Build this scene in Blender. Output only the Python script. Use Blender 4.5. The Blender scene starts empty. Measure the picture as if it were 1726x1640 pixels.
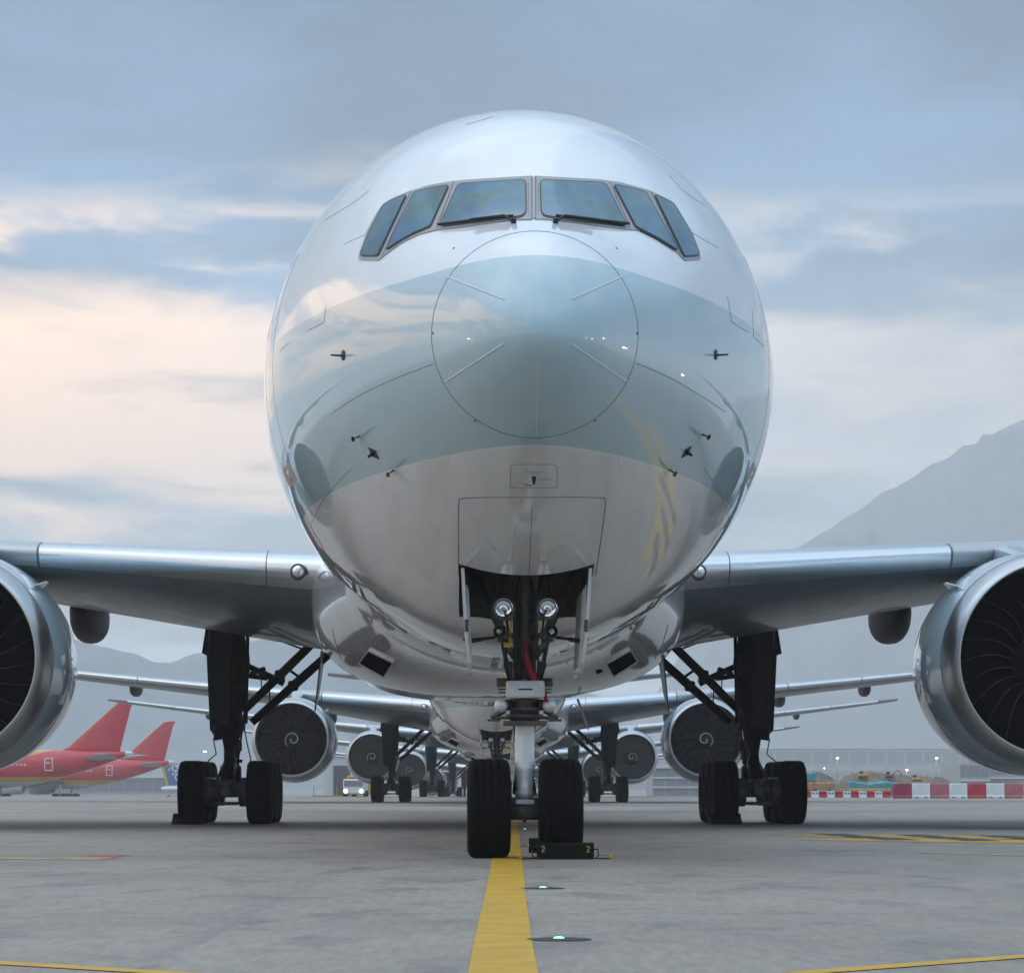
import bpy, bmesh, math, random
import numpy as np
from mathutils import Vector, Matrix, Euler
from mathutils.bvhtree import BVHTree
from mathutils.geometry import delaunay_2d_cdt

random.seed(7)
R = math.radians
SC = bpy.context.scene
COL = SC.collection
PI = math.pi

# ------------------------------------------------------------------ camera
F = 5058.0            # focal length in photo pixels (photo 1726 wide)
HCAM = 0.76
VH = 1326.0           # eye level in the photo
cam_d = bpy.data.cameras.new('camera')
cam_d.sensor_fit = 'HORIZONTAL'
cam_d.sensor_width = 36.0
cam_d.lens = F / 1726.0 * 36.0
cam_d.shift_y = (VH - 820.0) / 1726.0
cam_d.clip_start = 0.1
cam_d.clip_end = 30000.0
cam = bpy.data.objects.new('camera', cam_d)
COL.objects.link(cam)
cam.location = (0, 0, HCAM)
cam.rotation_euler = (R(90), 0, 0)
SC.camera = cam

# ------------------------------------------------------------------ node helpers
class NT:
    def __init__(s, tree):
        s.t = tree; s.n = tree.nodes; s.l = tree.links
    def new(s, typ, **kw):
        n = s.n.new(typ)
        for k, v in kw.items():
            setattr(n, k, v)
        return n
    def put(s, sock, v):
        if hasattr(v, 'is_linked') or isinstance(v, bpy.types.NodeSocket):
            s.l.new(v, sock)
        else:
            if isinstance(v, (tuple, list)) and len(v) == 3 and sock.type == 'RGBA':
                v = (*v, 1.0)
            sock.default_value = v
    def m(s, op, a, b=0.0, c=0.0, clamp=False):
        n = s.new('ShaderNodeMath', operation=op)
        n.use_clamp = clamp
        s.put(n.inputs[0], a); s.put(n.inputs[1], b)
        if op in ('MULTIPLY_ADD', 'SMOOTH_MIN', 'SMOOTH_MAX'):
            s.put(n.inputs[2], c)
        return n.outputs[0]
    def ramp(s, v, lo, hi, a=0.0, b=1.0, smooth=True):
        n = s.new('ShaderNodeMapRange')
        n.interpolation_type = 'SMOOTHSTEP' if smooth else 'LINEAR'
        n.clamp = True
        s.put(n.inputs[0], v)
        n.inputs[1].default_value = lo; n.inputs[2].default_value = hi
        n.inputs[3].default_value = a; n.inputs[4].default_value = b
        return n.outputs[0]
    def mix(s, f, a, b, blend='MIX'):
        n = s.new('ShaderNodeMix', data_type='RGBA', blend_type=blend)
        s.put(n.inputs[0], f); s.put(n.inputs[6], a); s.put(n.inputs[7], b)
        return n.outputs[2]
    def noise(s, vec, scale, detail=4.0, rough=0.5, dist=0.0):
        n = s.new('ShaderNodeTexNoise')
        if vec is not None:
            s.l.new(vec, n.inputs['Vector'])
        n.inputs['Scale'].default_value = scale
        n.inputs['Detail'].default_value = detail
        n.inputs['Roughness'].default_value = rough
        n.inputs['Distortion'].default_value = dist
        return n.outputs[0]
    def comb(s, x, y, z):
        n = s.new('ShaderNodeCombineXYZ')
        for i, v in enumerate((x, y, z)):
            s.put(n.inputs[i], v)
        return n.outputs[0]
    def vscale(s, vec, sc):
        n = s.new('ShaderNodeVectorMath', operation='MULTIPLY')
        s.l.new(vec, n.inputs[0]); n.inputs[1].default_value = sc
        return n.outputs[0]

# ------------------------------------------------------------------ world: overcast evening sky
SUN_EL, SUN_AZ = R(11), R(-72)        # azimuth measured from +Y (view direction), negative = left
world = bpy.data.worlds.new('World')
SC.world = world
world.use_nodes = True
w = NT(world.node_tree)
w.n.clear()
w_out = w.new('ShaderNodeOutputWorld')
w_bg = w.new('ShaderNodeBackground')
w.l.new(w_bg.outputs[0], w_out.inputs[0])
tc = w.new('ShaderNodeTexCoord')
sep = w.new('ShaderNodeSeparateXYZ'); w.l.new(tc.outputs['Generated'], sep.inputs[0])
dx, dy, dz = sep.outputs
sky = w.new('ShaderNodeTexSky', sky_type='NISHITA')
sky.sun_disc = False
sky.sun_elevation = SUN_EL
sky.sun_rotation = SUN_AZ
sky.air_density = 1.4; sky.dust_density = 2.5; sky.ozone_density = 1.5
zc = w.m('MAXIMUM', dz, 0.0)
inv = w.m('DIVIDE', 1.0, w.m('ADD', zc, 0.11))
pl = w.comb(w.m('MULTIPLY', dx, inv), w.m('MULTIPLY', dy, inv), 0.0)
n_big = w.noise(pl, 0.55, 5.0, 0.52, 0.3)
n_mid = w.noise(pl, 1.9, 6.0, 0.56, 0.5)
n_fin = w.noise(w.vscale(tc.outputs['Generated'], (9.0, 9.0, 26.0)), 1.0, 6.0, 0.56, 0.5)
# overcast luminance (brighter towards the zenith) with soft darker / lighter rolls
lum = w.m('ADD', w.m('MULTIPLY_ADD', w.m('MINIMUM', zc, 0.27), -2.15, 0.88), w.ramp(zc, 0.22, 0.80, 0.0, 0.95))
roll = w.m('ADD', w.ramp(n_big, 0.34, 0.66, 0.70, 1.14), w.ramp(n_mid, 0.30, 0.70, -0.27, 0.22))
lum = w.m('MULTIPLY', lum, roll)
cool = w.mix(w.ramp(zc, 0.05, 0.22), (0.76, 0.91, 1.04), (0.44, 0.79, 1.22))
cool = w.mix(w.ramp(zc, 0.25, 0.8), cool, (0.78, 0.95, 1.12))
lumc = w.comb(lum, lum, lum)
cloud = w.mix(1.0, cool, lumc, 'MULTIPLY')
# clearing low over the horizon, widest and warmest towards the sun
jit = w.m('MULTIPLY_ADD', w.m('SUBTRACT', n_fin, 0.5), 0.055, 0.0)
jit2 = w.m('MULTIPLY_ADD', w.m('SUBTRACT', n_mid, 0.5), 0.05, jit)
el = w.m('ADD', zc, jit2)
band = w.m('MULTIPLY', w.ramp(el, 0.086, 0.106), w.ramp(w.m('SUBTRACT', el, w.ramp(dx, -0.22, -0.75, 0.0, 0.34)), 0.170, 0.151))
streak = w.m('MULTIPLY', w.m('MULTIPLY', w.ramp(el, 0.172, 0.184), w.ramp(el, 0.204, 0.188)), w.ramp(n_fin, 0.40, 0.60))
az = w.ramp(w.m('ADD', dx, w.m('MULTIPLY', w.m('SUBTRACT', n_mid, 0.5), 0.70)), 0.36, -0.10)
az = w.m('MULTIPLY', az, w.ramp(n_mid, 0.32, 0.46, 0.55, 1.0))
n_brk = w.noise(w.vscale(tc.outputs['Generated'], (3.2, 3.2, 9.0)), 1.0, 6.0, 0.58, 0.6)
farl = w.ramp(dx, -0.20, -0.45)
az = w.m('MULTIPLY', az, w.m('SUBTRACT', 1.0, w.m('MULTIPLY', farl, w.ramp(n_brk, 0.56, 0.44, 0.0, 0.85))))
opening = w.m('MULTIPLY', w.m('MAXIMUM', band, w.m('MULTIPLY', streak, 0.75)), az)
warm = w.mix(w.ramp(dx, 0.10, -0.20), (1.45, 1.33, 1.22), (2.15, 1.50, 1.02))
skyc = w.vscale(sky.outputs[0], (0.06, 0.06, 0.06))
clear = w.mix(0.88, skyc, warm)
col = w.mix(w.m('MULTIPLY', opening, 0.92), cloud, clear)
w.l.new(col, w_bg.inputs[0])
w_bg.inputs[1].default_value = 1.0

# ------------------------------------------------------------------ sun (weak, very soft: overcast)
sun_d = bpy.data.lights.new('sun', 'SUN')
sun_d.energy = 0.5
sun_d.angle = R(150)
sun_d.color = (1.0, 0.90, 0.80)
sun = bpy.data.objects.new('sun', sun_d)
COL.objects.link(sun)
sdir = Vector((math.sin(SUN_AZ) * math.cos(SUN_EL), math.cos(SUN_AZ) * math.cos(SUN_EL), math.sin(SUN_EL)))
sun.rotation_euler = (-sdir).to_track_quat('-Z', 'Y').to_euler()
sun.location = (-40, 0, 60)

SC.view_settings.view_transform = 'Standard'
SC.view_settings.look = 'None'
SC.view_settings.exposure = 0.26
SC.view_settings.gamma = 1.0
SC.view_settings.use_curve_mapping = False
SC.render.engine = 'CYCLES'
SC.cycles.max_bounces = 6
SC.cycles.diffuse_bounces = 3
SC.cycles.glossy_bounces = 4
SC.cycles.transmission_bounces = 4
SC.cycles.volume_bounces = 1
SC.cycles.use_denoising = True
SC.cycles.sample_clamp_indirect = 6.0

# ------------------------------------------------------------------ materials
def mat(name, base=(0.5, 0.5, 0.5), rough=0.5, metal=0.0, coat=0.0, spec=0.5, emit=None, estr=0.0, var=0.0, vscale=3.0,
        bump=0.0, bscale=40.0, ior=1.45, rvar=0.0):
    m = bpy.data.materials.new(name)
    m.use_nodes = True
    t = NT(m.node_tree)
    b = t.n['Principled BSDF']
    b.inputs['Base Color'].default_value = (*base, 1)
    b.inputs['Roughness'].default_value = rough
    b.inputs['Metallic'].default_value = metal
    b.inputs['Coat Weight'].default_value = coat
    b.inputs['Coat Roughness'].default_value = 0.03
    b.inputs['Specular IOR Level'].default_value = spec
    b.inputs['IOR'].default_value = ior
    if emit:
        b.inputs['Emission Color'].default_value = (*emit, 1)
        b.inputs['Emission Strength'].default_value = estr
    if var or bump or rvar:
        c = t.new('ShaderNodeTexCoord')
        o = c.outputs['Object']
        if var:
            n = t.noise(o, vscale, 6.0, 0.6, 0.2)
            f = t.ramp(n, 0.25, 0.75, 1 - var, 1 + var * 0.6)
            t.put(b.inputs['Base Color'], t.mix(1.0, base, t.comb(f, f, f), 'MULTIPLY'))
        if rvar:
            n2 = t.noise(o, vscale * 1.7, 5.0, 0.6)
            t.put(b.inputs['Roughness'], t.ramp(n2, 0.25, 0.75, max(0.02, rough - rvar), rough + rvar))
        if bump:
            bn = t.new('ShaderNodeBump')
            bn.inputs['Strength'].default_value = bump
            bn.inputs['Distance'].default_value = 0.01
            t.l.new(t.noise(o, bscale, 5.0, 0.6), bn.inputs['Height'])
            t.l.new(bn.outputs[0], b.inputs['Normal'])
    return m

M = {}
M['white'] = mat('white_paint', (0.74, 0.77, 0.80), 0.16, coat=0.9, var=0.03, vscale=1.3)
M['grey_paint'] = mat('grey_wing_paint', (0.125, 0.15, 0.17), 0.34, coat=0.25, var=0.10, vscale=0.9, rvar=0.06)
M['nacelle'] = mat('nacelle_paint', (0.46, 0.58, 0.65), 0.12, coat=0.9, var=0.04, vscale=0.8)
M['bright_metal'] = mat('polished_leading_edge', (0.80, 0.84, 0.88), 0.24, 1.0, var=0.02, vscale=2.0, rvar=0.02)
M['dull_metal'] = mat('dull_leading_edge', (0.55, 0.58, 0.60), 0.42, 0.8, var=0.05, vscale=2.0)
M['lip_metal'] = mat('brushed_inlet_lip', (0.56, 0.58, 0.60), 0.30, 1.0, var=0.03, vscale=1.2, rvar=0.03)
M['fairing_shaded'] = mat('flap_fairing_shade', (0.016, 0.016, 0.018), 0.55, var=0.2, vscale=2.0)  # near-black base colour carries the shadow under the wing
M['duct'] = mat('inlet_duct_grey', (0.012, 0.013, 0.015), 0.7, spec=0.2)
M['fan'] = mat('fan_blade_black', (0.006, 0.006, 0.007), 0.8, spec=0.0)
M['fan_edge'] = mat('fan_blade_titanium_edge', (0.075, 0.058, 0.050), 0.55, 0.0)
M['spinner'] = mat('spinner_dark', (0.02, 0.02, 0.022), 0.4)
M['white_mark'] = mat('white_marking', (0.75, 0.75, 0.74), 0.5)
M['tyre'] = mat('tyre_rubber', (0.0055, 0.0056, 0.006), 0.75, spec=0.12, var=0.35, vscale=5.0, bump=0.15, bscale=90)
M['gear_shaded'] = mat('gear_paint_shaded', (0.016, 0.014, 0.013), 0.50, 0.1, var=0.5, vscale=7.0)  # light grey gear paint, darkened so the colour holds the shadow
M['gear_grey'] = mat('gear_grey_paint', (0.10, 0.095, 0.09), 0.40, var=0.5, vscale=6.0)
M['gear_light'] = mat('gear_light_paint', (0.62, 0.64, 0.65), 0.42, var=0.18, vscale=9.0, rvar=0.1)
M['piston'] = mat('piston_silver', (0.72, 0.74, 0.76), 0.36, 0.25, var=0.12, vscale=8.0)
M['chrome'] = mat('chrome', (0.75, 0.76, 0.77), 0.10, 1.0)
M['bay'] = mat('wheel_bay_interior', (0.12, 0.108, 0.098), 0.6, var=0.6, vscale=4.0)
M['seam'] = mat('seam_sealant', (0.14, 0.165, 0.185), 0.5)
M['black'] = mat('black_trim', (0.010, 0.011, 0.012), 0.45)
M['void'] = mat('dark_opening', (0.003, 0.003, 0.003), 0.9, spec=0.0)
M['frame'] = mat('window_frame_grey', (0.34, 0.33, 0.34), 0.38, 0.15, var=0.06, vscale=12.0)
M['strip'] = mat('lightning_strip', (0.66, 0.70, 0.72), 0.35)
M['beige'] = mat('beige_scuff_plate', (0.42, 0.37, 0.31), 0.45)
M['red_cloth'] = mat('red_cloth', (0.33, 0.012, 0.03), 0.75, var=0.2, vscale=12)
M['yellow_tag'] = mat('yellow_tag', (0.55, 0.42, 0.03), 0.6, var=0.2, vscale=20)
M['lens'] = mat('lamp_lens', (0.90, 0.92, 0.94), 0.05, 1.0)
M['chock'] = mat('chock_rubber', (0.008, 0.009, 0.010), 0.7, spec=0.2, var=0.3, vscale=8, bump=0.2, bscale=60)

def glass_mat():
    m = bpy.data.materials.new('cockpit_glass'); m.use_nodes = True
    t = NT(m.node_tree); b = t.n['Principled BSDF']
    c = t.new('ShaderNodeTexCoord')
    n = t.noise(c.outputs['Object'], 2.2, 3.0, 0.5, 1.2)
    n2 = t.noise(c.outputs['Object'], 3.6, 2.0, 0.5, 0.6)
    c1 = t.mix(t.ramp(n, 0.42, 0.60), (0.028, 0.140, 0.175), (0.018, 0.110, 0.240))
    c2 = t.mix(t.ramp(n2, 0.48, 0.66), c1, (0.038, 0.110, 0.110))
    t.put(b.inputs['Base Color'], c2)
    b.inputs['Roughness'].default_value = 0.03
    b.inputs['Metallic'].default_value = 0.85
    return m
M['glass'] = glass_mat()

def paint_mat():
    """glossy white skin with the pale blue-green band round the nose, faint oil-canning and grime below"""
    m = bpy.data.materials.new('fuselage_paint'); m.use_nodes = True
    t = NT(m.node_tree); b = t.n['Principled BSDF']
    c = t.new('ShaderNodeTexCoord'); o = c.outputs['Object']
    s = t.new('ShaderNodeSeparateXYZ'); t.l.new(o, s.inputs[0])
    top = t.m('SUBTRACT', s.outputs[2], t.m('MULTIPLY_ADD', s.outputs[1], 0.03, 5.52))
    f1 = t.ramp(top, -0.004, 0.004, 1.0, 0.0)
    f2 = t.ramp(s.outputs[2], 3.916, 3.924)
    f = t.m('MULTIPLY', f1, f2)
    n = t.noise(o, 1.1, 5.0, 0.55)
    white = t.mix(t.ramp(n, 0.3, 0.7), (0.79, 0.815, 0.84), (0.83, 0.85, 0.87))
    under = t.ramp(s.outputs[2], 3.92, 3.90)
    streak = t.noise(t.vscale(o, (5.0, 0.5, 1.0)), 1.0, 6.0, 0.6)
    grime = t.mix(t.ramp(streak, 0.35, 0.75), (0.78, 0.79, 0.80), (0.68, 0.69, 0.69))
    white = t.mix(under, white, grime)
    band = t.mix(t.ramp(n, 0.3, 0.7), (0.40, 0.55, 0.61), (0.43, 0.58, 0.64))
    t.put(b.inputs['Base Color'], t.mix(f, white, band))
    b.inputs['Roughness'].default_value = 0.35
    b.inputs['Specular IOR Level'].default_value = 0.25
    b.inputs['Coat Weight'].default_value = 1.0
    t.put(b.inputs['Coat Roughness'], t.ramp(t.noise(t.vscale(o, (1.6, .5, 1.0)), 1.0, 5.0, .6), .35, .75, .012, .07))
    b.inputs['Coat IOR'].default_value = 1.52
    bn = t.new('ShaderNodeBump'); bn.inputs['Strength'].default_value = 0.05; bn.inputs['Distance'].default_value = 0.02
    t.l.new(t.noise(o, 2.4, 2.0, 0.5), bn.inputs['Height'])
    t.l.new(bn.outputs[0], b.inputs['Normal'])
    t.l.new(bn.outputs[0], b.inputs['Coat Normal'])
    return m
M['fuselage'] = paint_mat()

# ------------------------------------------------------------------ object helpers
def obj(name, data, parent=None):
    o = bpy.data.objects.new(name, data)
    COL.objects.link(o)
    if parent is not None:
        o.parent = parent
    return o

def tag(o, label=None, cat=None, group=None, kind=None):
    if label: o['label'] = label
    if cat: o['category'] = cat
    if group: o['group'] = group
    if kind: o['kind'] = kind
    return o

def empty(name, loc=(0, 0, 0), rz=0.0):
    o = bpy.data.objects.new(name, None)
    COL.objects.link(o)
    o.location = loc; o.rotation_euler = (0, 0, rz)
    o.empty_display_size = 0.5
    return o

class MB:
    """collects shapes; build() links them as ONE mesh object"""
    def __init__(s):
        s.v = []; s.f = []; s.mi = []; s.sm = []
    def add(s, vs, fs, mi=0, smooth=True):
        o = len(s.v)
        s.v.extend([tuple(p) for p in vs])
        for f in fs:
            s.f.append(tuple(i + o for i in f)); s.mi.append(mi); s.sm.append(smooth)
        return s
    def box(s, c, size, rot=None, mi=0, bevel=0.0):
        bm = bmesh.new()
        bmesh.ops.create_cube(bm, size=1.0)
        for v in bm.verts:
            v.co = Vector((v.co.x * size[0], v.co.y * size[1], v.co.z * size[2]))
        if bevel:
            bmesh.ops.bevel(bm, geom=bm.edges[:], offset=bevel, segments=2, affect='EDGES', profile=0.5)
        mt = Matrix.Translation(Vector(c)) @ (Euler(rot).to_matrix().to_4x4() if rot else Matrix())
        bm.transform(mt)
        bm.verts.index_update()
        s.add([v.co[:] for v in bm.verts], [[v.index for v in f.verts] for f in bm.faces], mi, False)
        bm.free(); return s
    def tube(s, p0, p1, r0, r1=None, n=14, mi=0, caps=True):
        p0, p1 = Vector(p0), Vector(p1)
        r1 = r0 if r1 is None else r1
        d = (p1 - p0).normalized()
        a = d.orthogonal().normalized(); b = d.cross(a)
        vs = []
        for p, r in ((p0, r0), (p1, r1)):
            for i in range(n):
                t = 2 * PI * i / n
                vs.append(p + (a * math.cos(t) + b * math.sin(t)) * r)
        fs = [(i, (i + 1) % n, n + (i + 1) % n, n + i) for i in range(n)]
        s.add(vs, fs, mi)
        if caps:
            s.add(vs[:n], [tuple(reversed(range(n)))], mi, False)
            s.add(vs[n:], [tuple(range(n))], mi, False)
        return s
    def path(s, pts, r, n=6, mi=0):
        pts = [Vector(p) for p in pts]
        rings = []
        prev = None
        for i, p in enumerate(pts):
            d = (pts[min(i + 1, len(pts) - 1)] - pts[max(i - 1, 0)])
            if d.length < 1e-9: d = Vector((0, 0, 1))
            d.normalize()
            a = d.orthogonal().normalized() if prev is None else (prev - d * prev.dot(d)).normalized()
            prev = a
            b = d.cross(a)
            rings.append([p + (a * math.cos(2 * PI * k / n) + b * math.sin(2 * PI * k / n)) * r for k in range(n)])
        return s.loft(rings, mi)
    def loft(s, rings, mi=0, closed=True, caps=True, smooth=True):
        n = len(rings[0]); vs = [p for r in rings for p in r]; fs = []
        for j in range(len(rings) - 1):
            for i in range(n if closed else n - 1):
                k = (i + 1) % n
                fs.append((j * n + i, j * n + k, (j + 1) * n + k, (j + 1) * n + i))
        s.add(vs, fs, mi, smooth)
        if caps and closed:
            s.add(rings[0], [tuple(reversed(range(n)))], mi, False)
            s.add(rings[-1], [tuple(range(n))], mi, False)
        return s
    def lathe(s, prof, c=(0, 0, 0), axis='X', n=48, mi=0, mis=None, smooth=True):
        """prof: list of (t along axis, radius)"""
        c = Vector(c)
        def pt(t, r, a):
            if axis == 'X': return c + Vector((t, r * math.cos(a), r * math.sin(a)))
            if axis == 'Y': return c + Vector((r * math.cos(a), t, r * math.sin(a)))
            return c + Vector((r * math.cos(a), r * math.sin(a), t))
        rings = [[pt(t, r, 2 * PI * i / n) for i in range(n)] for t, r in prof]
        for j in range(len(rings) - 1):
            m_ = mis[j] if mis else mi
            vs = rings[j] + rings[j + 1]
            s.add(vs, [(i, (i + 1) % n, n + (i + 1) % n, n + i) for i in range(n)], m_, smooth)
        return s
    def prism(s, poly, axis, a0, a1, mi=0):
        """poly: 2-D outline; axis X: (y,z), Y: (x,z), Z: (x,y)"""
        def P(q, a):
            if axis == 'X': return (a, q[0], q[1])
            if axis == 'Y': return (q[0], a, q[1])
            return (q[0], q[1], a)
        n = len(poly)
        vs = [P(q, a0) for q in poly] + [P(q, a1) for q in poly]
        fs = [tuple(reversed(range(n))), tuple(range(n, 2 * n))] + [(i, (i + 1) % n, n + (i + 1) % n, n + i) for i in range(n)]
        return s.add(vs, fs, mi, False)
    def build(s, name, mats, parent=None, weld=True, fixn=True):
        me = bpy.data.meshes.new(name)
        me.from_pydata(s.v, [], s.f)
        ms = mats if isinstance(mats, (list, tuple)) else [mats]
        for m_ in ms:
            me.materials.append(M[m_] if isinstance(m_, str) else m_)
        me.polygons.foreach_set('material_index', s.mi)
        me.polygons.foreach_set('use_smooth', s.sm)
        if weld or fixn:
            bm = bmesh.new(); bm.from_mesh(me)
            if weld: bmesh.ops.remove_doubles(bm, verts=bm.verts[:], dist=1e-5)
            if fixn: bmesh.ops.recalc_face_normals(bm, faces=bm.faces[:])
            bm.to_mesh(me); bm.free()
        me.update()
        return obj(name, me, parent)

def copy_tree(o, parent=None, skip=()):
    c = o.copy(); COL.objects.link(c); c.parent = parent
    for ch in o.children:
        if ch.name.split('.')[0] in skip: continue
        copy_tree(ch, c, skip)
    return c

# ------------------------------------------------------------------ ground level and pixel <-> place helpers
def gz(y):
    """the apron falls away gently beyond the second jet"""
    t = min(1.0, max(0.0, (y - 235.0) / 190.0))
    return -1.5 * t * t * (3 - 2 * t)

def ground_pt(u, v):
    d = F * HCAM / (v - VH)
    return Vector(((u - 863.0) / F * d, d, 0.0))

def at(u, v, d):
    return Vector(((u - 863.0) / F * d, d, HCAM + (VH - v) / F * d))

def ray(u, v):
    return Vector(((u - 863.0) / F, 1.0, (VH - v) / F)).normalized()

# ------------------------------------------------------------------ ground
def ground_mat():
    m = bpy.data.materials.new('apron_concrete'); m.use_nodes = True
    t = NT(m.node_tree); b = t.n['Principled BSDF']
    c = t.new('ShaderNodeTexCoord'); o = c.outputs['Object']
    big = t.noise(t.vscale(o, (0.22, 0.14, 1.0)), 1.0, 6.0, 0.6, 0.4)
    mid = t.noise(t.vscale(o, (1.6, 0.55, 1.0)), 1.0, 6.0, 0.62, 0.3)
    fine = t.noise(o, 42.0, 4.0, 0.7)
    grit = t.noise(o, 170.0, 2.0, 0.6)
    speck = t.noise(t.vscale(o, (16.0, 2.2, 1.0)), 1.0, 5.0, 0.7)
    base = t.mix(t.ramp(big, 0.32, 0.68), (0.275, 0.246, 0.214), (0.350, 0.310, 0.268))
    stain = t.m('MULTIPLY', t.ramp(mid, 0.48, 0.70), 0.66)
    base = t.mix(stain, base, (0.150, 0.138, 0.124))
    oil = t.noise(t.vscale(o, (0.9, 0.35, 1.0)), 1.0, 4.0, 0.55, 1.0)
    base = t.mix(t.m('MULTIPLY', t.ramp(oil, 0.60, 0.70), 0.55), base, (0.13, 0.128, 0.126))
    f = t.m('MULTIPLY', t.ramp(fine, 0.25, 0.75, 0.80, 1.14), t.ramp(speck, 0.28, 0.72, 0.86, 1.12))
    base = t.mix(1.0, base, t.comb(f, f, f), 'MULTIPLY')
    # tyre marks along the taxi direction
    tm = t.noise(t.vscale(o, (1.5, 0.010, 1.0)), 1.0, 3.0, 0.55)
    base = t.mix(t.m('MULTIPLY', t.ramp(tm, 0.58, 0.72), 0.25), base, (0.12, 0.12, 0.125))
    t.put(b.inputs['Base Color'], base)
    t.put(b.inputs['Roughness'], t.ramp(mid, 0.3, 0.7, 0.74, 0.56))
    b.inputs['Specular IOR Level'].default_value = 0.35
    bn = t.new('ShaderNodeBump'); bn.inputs['Strength'].default_value = 0.5; bn.inputs['Distance'].default_value = 0.006
    h = t.m('ADD', fine, t.m('MULTIPLY', grit, 0.6))
    t.l.new(h, bn.inputs['Height']); t.l.new(bn.outputs[0], b.inputs['Normal'])
    return m
M['concrete'] = ground_mat()

def build_ground():
    ys = [-1200, -400, -150, -60, -20, 0, 20, 40, 80, 140, 200, 235] + [235 + 190 * k / 24 for k in range(1, 25)] + [600, 900, 1500, 2600, 4000]
    xs = [-3000, -1000, -300, -100, -30, 0, 30, 100, 300, 1000, 3000]
    vs = [(x, y, gz(y)) for y in ys for x in xs]
    n = len(xs)
    fs = [(j * n + i, j * n + i + 1, (j + 1) * n + i + 1, (j + 1) * n + i) for j in range(len(ys) - 1) for i in range(n - 1)]
    g = MB().add(vs, fs).build('ground', 'concrete', fixn=False)
    tag(g, kind='structure')
build_ground()

# ------------------------------------------------------------------ airliner: fuselage surface
def spline(xk, yk):
    xk = np.array(xk, float); yk = np.array(yk, float); n = len(xk)
    h = np.diff(xk); A = np.zeros((n, n)); rhs = np.zeros(n)
    A[0, 0] = A[-1, -1] = 1
    for i in range(1, n - 1):
        A[i, i - 1] = h[i - 1]; A[i, i] = 2 * (h[i - 1] + h[i]); A[i, i + 1] = h[i]
        rhs[i] = 6 * ((yk[i + 1] - yk[i]) / h[i] - (yk[i] - yk[i - 1]) / h[i - 1])
    mm = np.linalg.solve(A, rhs)
    def f(x):
        x = min(max(x, xk[0]), xk[-1])
        i = min(max(int(np.searchsorted(xk, x)) - 1, 0), n - 2)
        a = (xk[i + 1] - x) / h[i]; b = (x - xk[i]) / h[i]
        return a * yk[i] + b * yk[i + 1] + ((a ** 3 - a) * mm[i] + (b ** 3 - b) * mm[i + 1]) * h[i] ** 2 / 6
    return f

KY = [0, 0.15, 0.5, 1.35, 2.4, 3.5, 4.7, 6, 8, 10.5, 13]
KT = [math.sqrt(y) for y in KY]
f_zt = spline(KT, [4.75, 5.10, 5.41, 5.86, 6.27, 6.88, 7.52, 8.00, 8.45, 8.64, 8.67])
f_zb = spline(KT, [4.75, 4.48, 4.26, 3.95, 3.63, 3.31, 3.01, 2.77, 2.56, 2.48, 2.47])
f_w = spline(KT, [0.0, 0.312, 0.575, 0.955, 1.38, 1.78, 2.15, 2.49, 2.87, 3.08, 3.10])
f_zc = spline(KT, [4.75, 4.76, 4.80, 4.90, 5.00, 5.11, 5.23, 5.35, 5.48, 5.56, 5.57])
def sect(y):
    if y <= 13:
        t = math.sqrt(max(y, 0))
        return f_zt(t), f_zb(t), f_w(t), f_zc(t)
    if y <= 52:
        u = 0.010 * (y - 13)
        return 8.67 + u, 2.47 + u, 3.10, 5.57 + u
    k = (y - 52) / 21.5
    e = k * k * (3 - 2 * k) * 0.35 + 0.65 * k ** 1.4
    zt = 9.06 - 0.75 * k * k + 0.2 * k
    zb = 2.86 + 0.2 * k + 4.55 * e
    return zt, zb, 3.10 * (1 - 0.90 * k ** 1.7), (zt + zb) / 2
NA = 192
def ring(y, n=NA):
    zt, zb, ww, zc_ = sect(y)
    out = []
    for i in range(n):
        a = 2 * PI * i / n
        c, s_ = math.cos(a), math.sin(a)
        out.append((ww * s_, y, zc_ + (c * (zt - zc_) if c >= 0 else c * (zc_ - zb))))
    return out

AC_YAW = 0.018
AC_LOC = Vector((0.715 - 0.018 * 26.3, 26.3, 0.0))
AC_M = Matrix.Translation(AC_LOC) @ Matrix.Rotation(AC_YAW, 4, 'Z')
AC_I = AC_M.inverted()

airliner = empty('airliner', AC_LOC, AC_YAW)
tag(airliner, 'big white twin-engine airliner facing head-on with a pale blue band round its nose', 'airliner', 'airliners queued nose to tail on the taxiway')

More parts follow.
